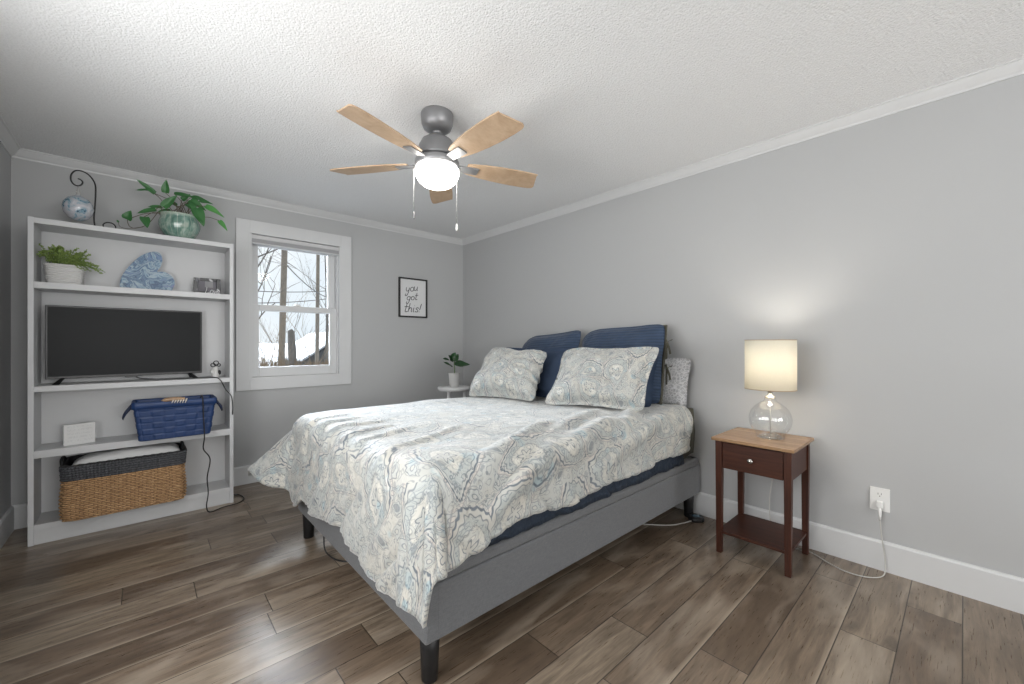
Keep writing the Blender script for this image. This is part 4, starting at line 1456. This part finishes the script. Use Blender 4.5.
def drape(xh, xf, yn, yf, zt, hf, hn_f, hfar, ns, nt, Rr=.07, flare=.1, cflare=.4, cfar=.6, puff=.012, folds=True, ridges=(), seed=0., pnorm=3., hf_f=None, slant=0.):
    """cloth over the bed: flat on top, rolling over the foot, near and far edges"""
    sL = (xh - xf) + hf
    P, U = [], []
    for i in range(ns + 1):
        s_ = sL * i / ns
        row, ur = [], []
        hn = hn_f(min(1, s_ / (xh - xf)))
        tL = hn + (yf - yn) + hfar
        for j in range(nt + 1):
            tt = tL * j / nt - hn
            x_ = xh - s_ - slant * max(0., -tt) / .3 * max(0., 1 - s_ / .6)
            y_ = yn + tt
            hk = hf_f(y_) if hf_f else 1.
            dx = max(0., s_ - (xh - xf)) * hk
            dn = max(0., -tt)
            df = max(0., tt - (yf - yn))
            dy = dn + df
            sg_ = -1 if dn > 0 else 1
            bx, by = max(x_, xf), min(max(y_, yn), yf)
            pn = 4. if df > 0 else pnorm
            e = (dx ** pn + dy ** pn) ** (1 / pn)
            # puffy top
            pz = puff * (nz(x_ * 2.1 + seed, y_ * 2.3, 2.1) + .5 * nz(x_ * 5.2, y_ * 4.6 + seed, 5.)) + .007 * abs(nz(x_ * 3 - y_ * 4.5, x_ * 1.2 + y_ * 1.1, 8.1))
            if e > 1e-6:
                ln = math.hypot(dx, dy)
                kk = 1.9 if dn > 0 and dx > 0 else 1.
                l2 = math.hypot(dx, dy * kk)
                ux, uy = -dx / l2, sg_ * dy * kk / l2
                ph = math.atan2(dy, dx)
                cf = math.sin(2 * ph) ** 1.5 if 0 < ph < PI / 2 else 0
                fl_ = flare + (cfar if df > 0 else cflare) * cf
                fl_ = min(.93, fl_)
                if e < Rr * PI / 2:
                    out, dn_ = Rr * math.sin(e / Rr), Rr * (1 - math.cos(e / Rr))
                    k = e / (Rr * PI / 2)
                else:
                    q = e - Rr * PI / 2
                    out, dn_ = Rr + q * fl_, Rr + q * math.sqrt(1 - fl_ * fl_)
                    k = 1 + q / .1
                if folds:
                    al = (by if dx >= dy else bx)
                    lean_ = al - .9 * e + .05 * nz(al * 2.2, e * 3, 9.)
                    fo_ = .9 * nz(lean_ * 9, e * 2.2, 3.3 + seed) + .8 * nz(lean_ * 22, e * 3, 7.7) + .4 * nz(lean_ * 48, e * 5, 1.7)
                    if dx > 0 and dy > 0:
                        fo_ = math.sin(ph * 7 + 1.2) * .6 + .6 * nz(ph * 6, e * 4, 2.2)
                    out += .013 * min(k, 2.6) * .6 * fo_
                px_, py_, pz_ = bx + ux * out, by + uy * out, zt - dn_ + pz * max(0, 1 - k * .5)
            else:
                px_, py_, pz_ = bx, by, zt + pz
            for (xa, ya, xb, yb, amp, wd) in ridges:
                vx, vy = xb - xa, yb - ya
                LL = vx * vx + vy * vy
                q = ((x_ - xa) * vx + (y_ - ya) * vy) / LL
                qc = min(1, max(0, q))
                dd = math.hypot(x_ - xa - vx * qc, y_ - ya - vy * qc)
                g_ = amp * math.exp(-(dd / wd) ** 2) * math.sin(PI * (.15 + .7 * qc))
                pz_ += g_
                if dy > 0 and dx <= dy:
                    py_ += sg_ * g_ * .8
                if dx > dy:
                    px_ -= g_ * .8
            row.append((px_, py_, pz_))
            ur.append((s_, tt + .4))
        P.append(row)
        U.append(ur)
    return P, U


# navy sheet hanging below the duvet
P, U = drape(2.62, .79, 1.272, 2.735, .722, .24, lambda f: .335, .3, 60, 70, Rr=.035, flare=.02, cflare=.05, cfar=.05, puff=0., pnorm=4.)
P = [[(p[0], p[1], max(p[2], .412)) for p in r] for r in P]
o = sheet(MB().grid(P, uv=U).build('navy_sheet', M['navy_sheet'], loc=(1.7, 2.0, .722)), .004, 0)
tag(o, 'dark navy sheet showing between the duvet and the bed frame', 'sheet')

RID = [(1.95, 1.33, 1.10, 1.12, .045, .040), (1.62, 1.50, .98, 1.24, .034, .032), (2.35, 1.25, 1.65, 1.08, .034, .032), (2.5, 1.5, 1.9, 1.24, .030, .040), (2.2, 1.6, 1.5, 1.36, .022, .04),
       (1.35, 1.24, .98, 1.05, .040, .030), (1.2, 1.75, .62, 1.50, .018, .022), (.98, 2.05, .58, 1.95, .016, .018), (.95, 2.35, .55, 2.30, .016, .018), (.92, 2.5, .5, 2.46, .015, .018), (1.0, 2.2, .55, 2.13, .014, .016), (1.02, 1.9, .55, 1.78, .016, .018)]


def hn(f):
    # the near edge climbs towards the pillows
    return .282 + .032 * min(1, f * 1.6) + .010 * math.sin(f * 21) + .06 * max(0, (f - .82) / .18) ** 1.3


P, U = drape(2.74, .775, 1.30, 2.72, .748, .455, hn, .54, 150, 150, Rr=.085, flare=.06, cflare=.12, cfar=.70, puff=.016, ridges=RID, seed=1.7, pnorm=9., slant=.12,
             hf_f=lambda y_: 1.02 + .22 * max(0, min(1, (1.75 - y_) / .4)) * .45 + .24 * math.exp(-((y_ - 2.62) / .10) ** 2) + .05 * math.sin(y_ * 9))
o = sheet(MB().grid(P, uv=U).build('duvet', M['paisley'], loc=(1.6, 2.0, .748)), .018, -1)
tag(o, 'pale paisley duvet with blue grey scrollwork spread over the bed', 'duvet')


# ---- pillows
def pillow(name, mat, BL, BR, TR, TL, thick, label, flange=0., seed=0., loc=None, wr=1., zmin=.758, group=None, asym=.5, pinch=.07, n=44, gather=None, slump=0.):
    BL, BR, TR, TL = map(Vector, (BL, BR, TR, TL))
    wdt, hgt = (BR - BL).length, (TL - BL).length
    nrm = ((BR - BL).cross(TL - BL)).normalized()
    mb = MB()
    for side in (1, -1):
        P, U = [], []
        for i in range(n + 1):
            row, ur = [], []
            for j in range(n + 1):
                u, v_ = i / n, j / n
                uu = .5 + (u - .5) * (1 - pinch * math.sin(PI * v_))
                vv = .5 + (v_ - .5) * (1 - pinch * math.sin(PI * u))
                cr_ = 1 - .07 * abs(2 * u - 1) ** 7 * abs(2 * v_ - 1) ** 7
                uu, vv = .5 + (uu - .5) * cr_, .5 + (vv - .5) * cr_
                b = (BL * (1 - uu) + BR * uu) * (1 - vv) + (TL * (1 - uu) + TR * uu) * vv
                fu, fv = flange / wdt, flange / hgt
                iu = min(1, max(0, (u - fu) / (1 - 2 * fu)))
                iv = min(1, max(0, (v_ - fv) / (1 - 2 * fv)))
                pr = (max(0, 1 - abs(2 * iu - 1) ** 3.) * max(0, 1 - abs(2 * iv - 1) ** 3.)) ** .46
                sag = 1 + .25 * (.5 - v_)
                w_ = wr * (.011 * nz(u * 3.1 + seed, v_ * 3.3, side * 2.) + .008 * nz(u * 8 + v_ * 3 + seed, v_ * 5, 4.4 * side) + .005 * nz(u * 14 - v_ * 9, v_ * 8 + seed, 1.)) * (.4 + pr)
                if gather is not None and u > gather:
                    k = (u - gather) / (1 - gather)
                    w_ += .020 * k * math.sin(v_ * 34 + 2 * nz(v_ * 5, u * 3, 1.)) * (.3 + pr)
                p = b + nrm * (side * (thick * (asym if side < 0 else 1 - asym) * 2 * .5 * pr * sag + .0015) + w_)
                if flange and pr < .05:
                    p += nrm * .006 * nz(u * 9, v_ * 9, seed + 7)
                p.z -= slump * max(0, 1 - u * 3.2) ** 2 * v_ ** 2
                p.z = max(p.z, zmin + .004 * (pr))
                row.append(p)
                ur.append((u * wdt, v_ * hgt))
            P.append(row)
            U.append(ur)
        if side < 0:
            P, U = P[::-1], U[::-1]
        mb.grid(P, uv=U)
    o = mb.build(name, mat, loc=loc or ((BL + BR) / 2), weld=True)
    return tag(o, label, 'pillow', group)


ZP = .768
zmn = .768
pillow('paisley_pillow', M['paisley_sham'], (2.06, 1.97, ZP), (2.28, 1.31, ZP), (2.455, 1.285, 1.185), (2.325, 2.01, 1.180), .21, 'larger pale paisley sham pillow in front, nearest the nightstand', .03, 1.3, zmin=zmn, wr=1.9, pinch=.10, slump=.03)
pillow('paisley_pillow', M['paisley_sham'], (1.93, 2.69, ZP), (2.11, 2.09, ZP), (2.32, 2.14, 1.135), (2.255, 2.77, 1.168), .27, 'smaller paisley pillow with gathered end, nearer the window', .012, 4.7, zmin=zmn, gather=.68, pinch=.09, wr=1.9, slump=.02)
pillow('navy_pillow', M['navy'], (2.33, 2.06, ZP), (2.475, 1.365, ZP), (2.585, 1.36, 1.165), (2.50, 2.06, 1.165), .12, 'plain navy pillow squeezed behind the larger paisley pillow', .03, 2.2, zmin=zmn)
pillow('navy_pillow', M['navy'], (2.29, 2.84, ZP), (2.33, 2.09, ZP), (2.50, 2.09, 1.165), (2.46, 2.86, 1.168), .12, 'plain navy pillow behind the smaller gathered paisley pillow', .03, 6.1, zmin=zmn)
q1 = pillow('quilted_pillow', M['quilt'], (2.60, 2.09, ZP), (2.635, 1.395, ZP), (2.715, 1.392, 1.345), (2.70, 2.125, 1.315), .12, 'navy quilted sham at the back, right of its pair', .012, 3.9, zmin=zmn, pinch=.04, asym=.42, slump=.05)
q2 = pillow('quilted_pillow', M['quilt'], (2.58, 2.83, ZP), (2.60, 2.14, ZP), (2.71, 2.12, 1.322), (2.69, 2.83, 1.265), .12, 'navy quilted sham at the back, on the window side', .012, 8.4, zmin=zmn, pinch=.06, asym=.42, slump=.07)
# olive back and bow ties of the right quilted sham
bx = Vector((2.70, 1.358, 0))
P = []
for j in range(25):
    z_ = .772 + (1.33 - .772) * j / 24
    xx = 2.660 + .075 * j / 24
    P.append([(xx + .010, 1.424, z_), (xx + .016 + .003 * math.sin(j), 1.410 + .004 * math.sin(j * 1.7), z_), (xx + .026, 1.412, z_), (xx + .04, 1.46, z_)])
sheet(MB().grid(P).build('olive_back', M['olive'], q1), .004, 0)
mb = MB()
for z_ in (1.20, 1.02):
    c0 = Vector((2.705, 1.385, z_))
    for dy, dz in ((-.034, .022), (.012, .030), (-.022, -.075), (.006, -.11)):
        pts = spline([c0, c0 + Vector((0, dy * .6, dz * .5 + .008)), c0 + Vector((.004, dy, dz))], 5)
        mb.grid([[p + Vector((0, -.006, .004)), p, p + Vector((0, .007, -.004))] for p in pts])
    mb.sphere(c0, (.008, .009, .009), 8, 6)
sheet(mb.build('bow_tie', M['olive'], q1), .003, 0)
pillow('lace_pillow', M['lace'], (2.80, 1.97, .735), (2.812, 1.292, .735), (2.832, 1.262, 1.10), (2.835, 1.97, 1.10), .085, 'white lace covered pillow standing against the wall', .02, 5.5, zmin=.722, pinch=.05)
# folded olive blanket edge at the head corner of the mattress
P = []
for i in range(13):
    a = i / 12
    row = []
    for j in range(13):
        f_ = j / 12
        yy_ = 1.275 + .30 * max(0, f_ - .5) * 2
        zz = .748 - (max(0, .5 - f_) * 2) * (.31 - .0 * a)
        row.append((2.60 + a * .235, yy_ - .010 * math.sin(PI * min(1, f_ * 2)) + (0 if f_ > .5 else -.012), zz + .004 * math.sin(a * 9 + f_ * 5)))
    P.append(row)
o = sheet(MB().grid(P).build('olive_blanket', M['olive'], loc=(2.7, 1.275, .735)), .006, 0)
tag(o, 'olive blanket folded over the mattress corner by the nightstand', 'blanket')

# ---- bits on the floor
t = thing('round_device', 'small round black device on the floor under the bed head', 'device', (2.775, 1.215, 0))  # small round device of unknown kind
MB().lathe([(0, .001), (.044, .001), (.050, .006), (.051, .020), (.047, .028), (.040, .031), (0, .032)], (2.775, 1.215, 0), 32).build('body', M['black_plastic'], t)
MB().lathe([(0, .0325), (.026, .0325), (.028, .0335), (.020, .0340), (0, .0340)], (2.775, 1.215, 0), 24).build('glossy_top', plain('blue_grey_gloss', (.08, .14, .19), .15), t)
c = MB().tube(spline([(2.725, 1.225, .010), (2.66, 1.25, .006), (2.56, 1.30, .005), (2.45, 1.42, .005), (2.30, 1.6, .005)], 6), .0035, 6)
tag(c.build('grey_cable', M['clear_cable'], loc=(2.6, 1.3, .005)), 'pale cord running from round device under the bed', 'cord')
c = MB().tube(spline([(.80, 2.45, .22), (.775, 2.46, .17), (.765, 2.45, .10), (.76, 2.40, .03), (.80, 2.30, .005), (.90, 2.22, .005), (1.1, 2.2, .005)], 6), .004, 6)
tag(c.build('black_cable', M['cable'], loc=(.8, 2.4, .005)), 'black cord drooping to the floor below the bed foot', 'cord')

# ------------------------------------------------------------------ outside the window
M['snow'] = plain('snow', (.46, .475, .50), .7, nscale=3, nstr=.4, ndist=.1)
M['pole'] = plain('weathered_pole_wood', (.20, .175, .145), .9, nscale=9, nstr=.3, var=.3)
M['bark'] = plain('grey_bark', (.13, .12, .11), .9, nscale=12, nstr=.4, var=.3)
M['roof'] = plain('dark_shingle', (.09, .095, .10), .9, nscale=20, nstr=.3, var=.3)
M['siding'] = plain('grey_siding', (.22, .23, .24), .8)
M['twig'] = plain('dry_twigs', (.22, .165, .11), .9)
GZ = -.5
N_ = 40
P = [[(-30 + 90 * i / N_, 4.6 + 100 * j / N_, GZ + .25 * nz(i * .35, j * .35, 3.) * min(1, j / 4) + (max(0, j - 10) / 30) ** 1.2 * 1.7) for j in range(N_ + 1)] for i in range(N_ + 1)]
o = MB().grid([r for r in P][::-1]).build('snow_ground', M['snow'], loc=(0, 10, GZ))
struct(o, 'snow covered ground outside the window', 'ground')


def outpt(pxl, pyl, Y_):
    return px([(pxl, pyl)], Y_)[0]


def gz(x_, y_):
    j = (y_ - 4.6) / 100 * N_
    return GZ + (max(0, j - 10) / 30) ** 1.2 * 1.7 - .25


def pole(name, x_top, x_bot, Y_, r_, label, extra=True):
    a, b = outpt(x_bot, 360, Y_), outpt(x_top, 250, Y_)
    d_ = (b - a) / (b.z - a.z)
    lo_, hi = a + d_ * (gz(a.x, Y_) - a.z), a + d_ * 9.
    tt = thing(name, label, 'utility pole', lo_)
    MB().tube([lo_, a, hi], [r_ * 1.15, r_, r_ * .75], 12).build('shaft', M['pole'], tt)
    MB().box(hi.x - 1.1, hi.x + 1.1, hi.y - .06, hi.y + .06, hi.z - .7, hi.z - .58).build('crossarm', M['pole'], tt)
    return lo_, hi


pA = pole('utility_pole', 284.5, 281.5, 14., .095, 'thick brown utility pole nearest the window, left of centre')
pB = pole('utility_pole', 318, 317, 22., .10, 'thinner grey utility pole behind, right of the thick one')
pC = pole('utility_pole', 328, 327.3, 26., .09, 'slim dark utility pole at the right edge of the window')


def wire(name, a, b, sag, label):
    pts = []
    for k in range(21):
        f_ = k / 20
        p = Vector(a) * (1 - f_) + Vector(b) * f_
        p.z -= sag * 4 * f_ * (1 - f_)
        pts.append(p)
    tag(MB().tube(pts, .018, 5).build(name, M['cable'], loc=a), label, 'wire')


wire('power_line', outpt(255, 303, 20), outpt(345, 296, 24), .1, 'lowest black power line crossing the view outside the window')
wire('power_line', outpt(255, 291, 20), outpt(345, 289, 24), .1, 'upper level black power line crossing the view outside the window')
wire('power_line', outpt(284, 262, 14.2), outpt(345, 297, 24), .5, 'slanting power line falling right from the thick pole')


def branchy(mb, p, d, L, r_, depth, rn, spread=.6, up=.15):
    n_ = 4
    pts = [Vector(p)]
    dd = Vector(d).normalized()
    for k in range(n_):
        dd = (dd + Vector((rn.uniform(-1, 1), rn.uniform(-1, 1), rn.uniform(-1, 1) + up)) * .16).normalized()
        pts.append(pts[-1] + dd * L / n_)
    mb.tube(pts, [r_ * (1 - .45 * k / n_) for k in range(n_ + 1)], 5)
    if depth <= 0:
        return
    for k in range(rn.choice((2, 3, 3))):
        q = rn.randint(1, n_)
        nd = (dd + Vector((rn.uniform(-1, 1), rn.uniform(-1, 1), rn.uniform(-.7, 1))) * spread).normalized()
        branchy(mb, pts[q], nd, L * rn.uniform(.55, .8), r_ * .55, depth - 1, rn, spread, up)


def tree(name, base, lean, hgt, r_, seed, label, branches, spread=.75, cat='tree'):
    rn = random.Random(seed)
    tt = thing(name, label, cat, base)
    top = Vector(base) + Vector(lean) * hgt
    mid = (Vector(base) + top) / 2 + Vector((.1, 0, 0))
    path = spline([base, mid, top], 6)
    MB().tube(path, [r_ * (1 - .6 * k / (len(path) - 1)) for k in range(len(path))], 8).build('trunk', M['bark'], tt)
    mb = MB()
    for k in range(branches):
        q = path[rn.randint(len(path) // 3, len(path) - 1)]
        d_ = Vector((rn.uniform(-1, 1), rn.uniform(-.5, .5), rn.uniform(-.1, .8)))
        branchy(mb, q, d_, hgt * .30, r_ * .30, 3, rn, spread)
    mb.build('branches', M['bark'], tt)


b = outpt(250, 362, 11.)
tree('bare_tree', (b.x - .15, 11., gz(b.x, 11)), (0.02, 0, 1), 4.6, .06, 3, 'bare tree reaching into the window view from the left', 9)
b = outpt(322, 362, 19.)
tree('bare_tree', (b.x + .1, 19., gz(b.x, 19)), (.0, 0, 1), 6.5, .05, 12, 'bare tree with drooping twigs by the thin grey pole', 12)
# bare multi-stem shrub at the lower left of the view
b = outpt(277, 372, 9.5)
tt = thing('bare_shrub', 'bare many stemmed shrub at the lower left outside window', 'shrub', (b.x, 9.5, b.z))
rn = random.Random(21)
for k in range(14):
    mb = MB()
    d_ = Vector((rn.uniform(-.8, .75), rn.uniform(-.3, .3), 1.1))
    branchy(mb, (b.x + rn.uniform(-.12, .12), 9.5 + rn.uniform(-.1, .1), gz(b.x, 9.5)), d_, 1.15 + .3 * rn.random(), .015, 4, rn, .5, .05)
    mb.build('stem', M['twig'] if k % 2 else M['bark'], tt)
# grey broken trunk
a, b2 = outpt(292.5, 362, 16.), outpt(291, 331, 16.)
tt = thing('tree_stump', 'tall grey broken tree trunk between the two poles', 'tree stump', (a.x, 16., gz(a.x, 16)))
MB().tube([(a.x, 16, gz(a.x, 16)), a, (a + b2) / 2, b2, b2 + Vector((.05, 0, .04))], [.15, .14, .13, .11, .05], 10).build('trunk', M['bark'], tt)
# neighbouring house with snowy roof
hr = outpt(345, 333, 30.)
hl = outpt(301, 361, 30.)
tt = thing('neighbour_house', 'dark house with snow covered roof beyond the poles', 'house', ((hr.x + hl.x) / 2, 30., gz(0, 30)))
wX = hr.x - hl.x
e0, e1 = hl.x + .6, hr.x + wX - .6
MB().prism([(e0, 30, gz(0, 30) - .5), (e1, 30, gz(0, 30) - .5), (e1, 30, hl.z + .3), (hr.x, 30, hr.z - .35), (e0, 30, hl.z + .3)], (0, 8, 0)).build('wall', M['roof'], tt)
for s_ in (-1, 1):
    ex = hr.x + s_ * wX
    MB().prism([(ex, 29.6, hl.z), (hr.x, 29.6, hr.z), (hr.x, 29.6, hr.z + .14), (ex, 29.6, hl.z + .14)], (0, 8.8, 0)).build('roof', M['snow'], tt)
# dry grass along the foot of the view
rn = random.Random(8)
mb = MB()
for k in range(420):
    pxx = rn.uniform(248, 335)
    Y_ = rn.uniform(9.8, 12.)
    p = outpt(pxx, 366, Y_)
    p.z = p.z - .05 - rn.random() * .1
    hh = rn.uniform(.12, .30)
    mb.tube([p, p + Vector((rn.uniform(-.06, .06), 0, hh * .6)), p + Vector((rn.uniform(-.14, .14), 0, hh))], [.006, .005, .002], 3)
a_, b_ = outpt(240, 366, 11.), outpt(340, 366, 11.)
mb.box(a_.x - .6, b_.x + .6, 9.7, 12.1, GZ, a_.z - .12)
o = mb.build('dry_hedge', M['twig'], loc=(a_.x, 11, a_.z))
tag(o, 'dry clipped hedge along the bottom of the window view', 'hedge', kind='stuff')
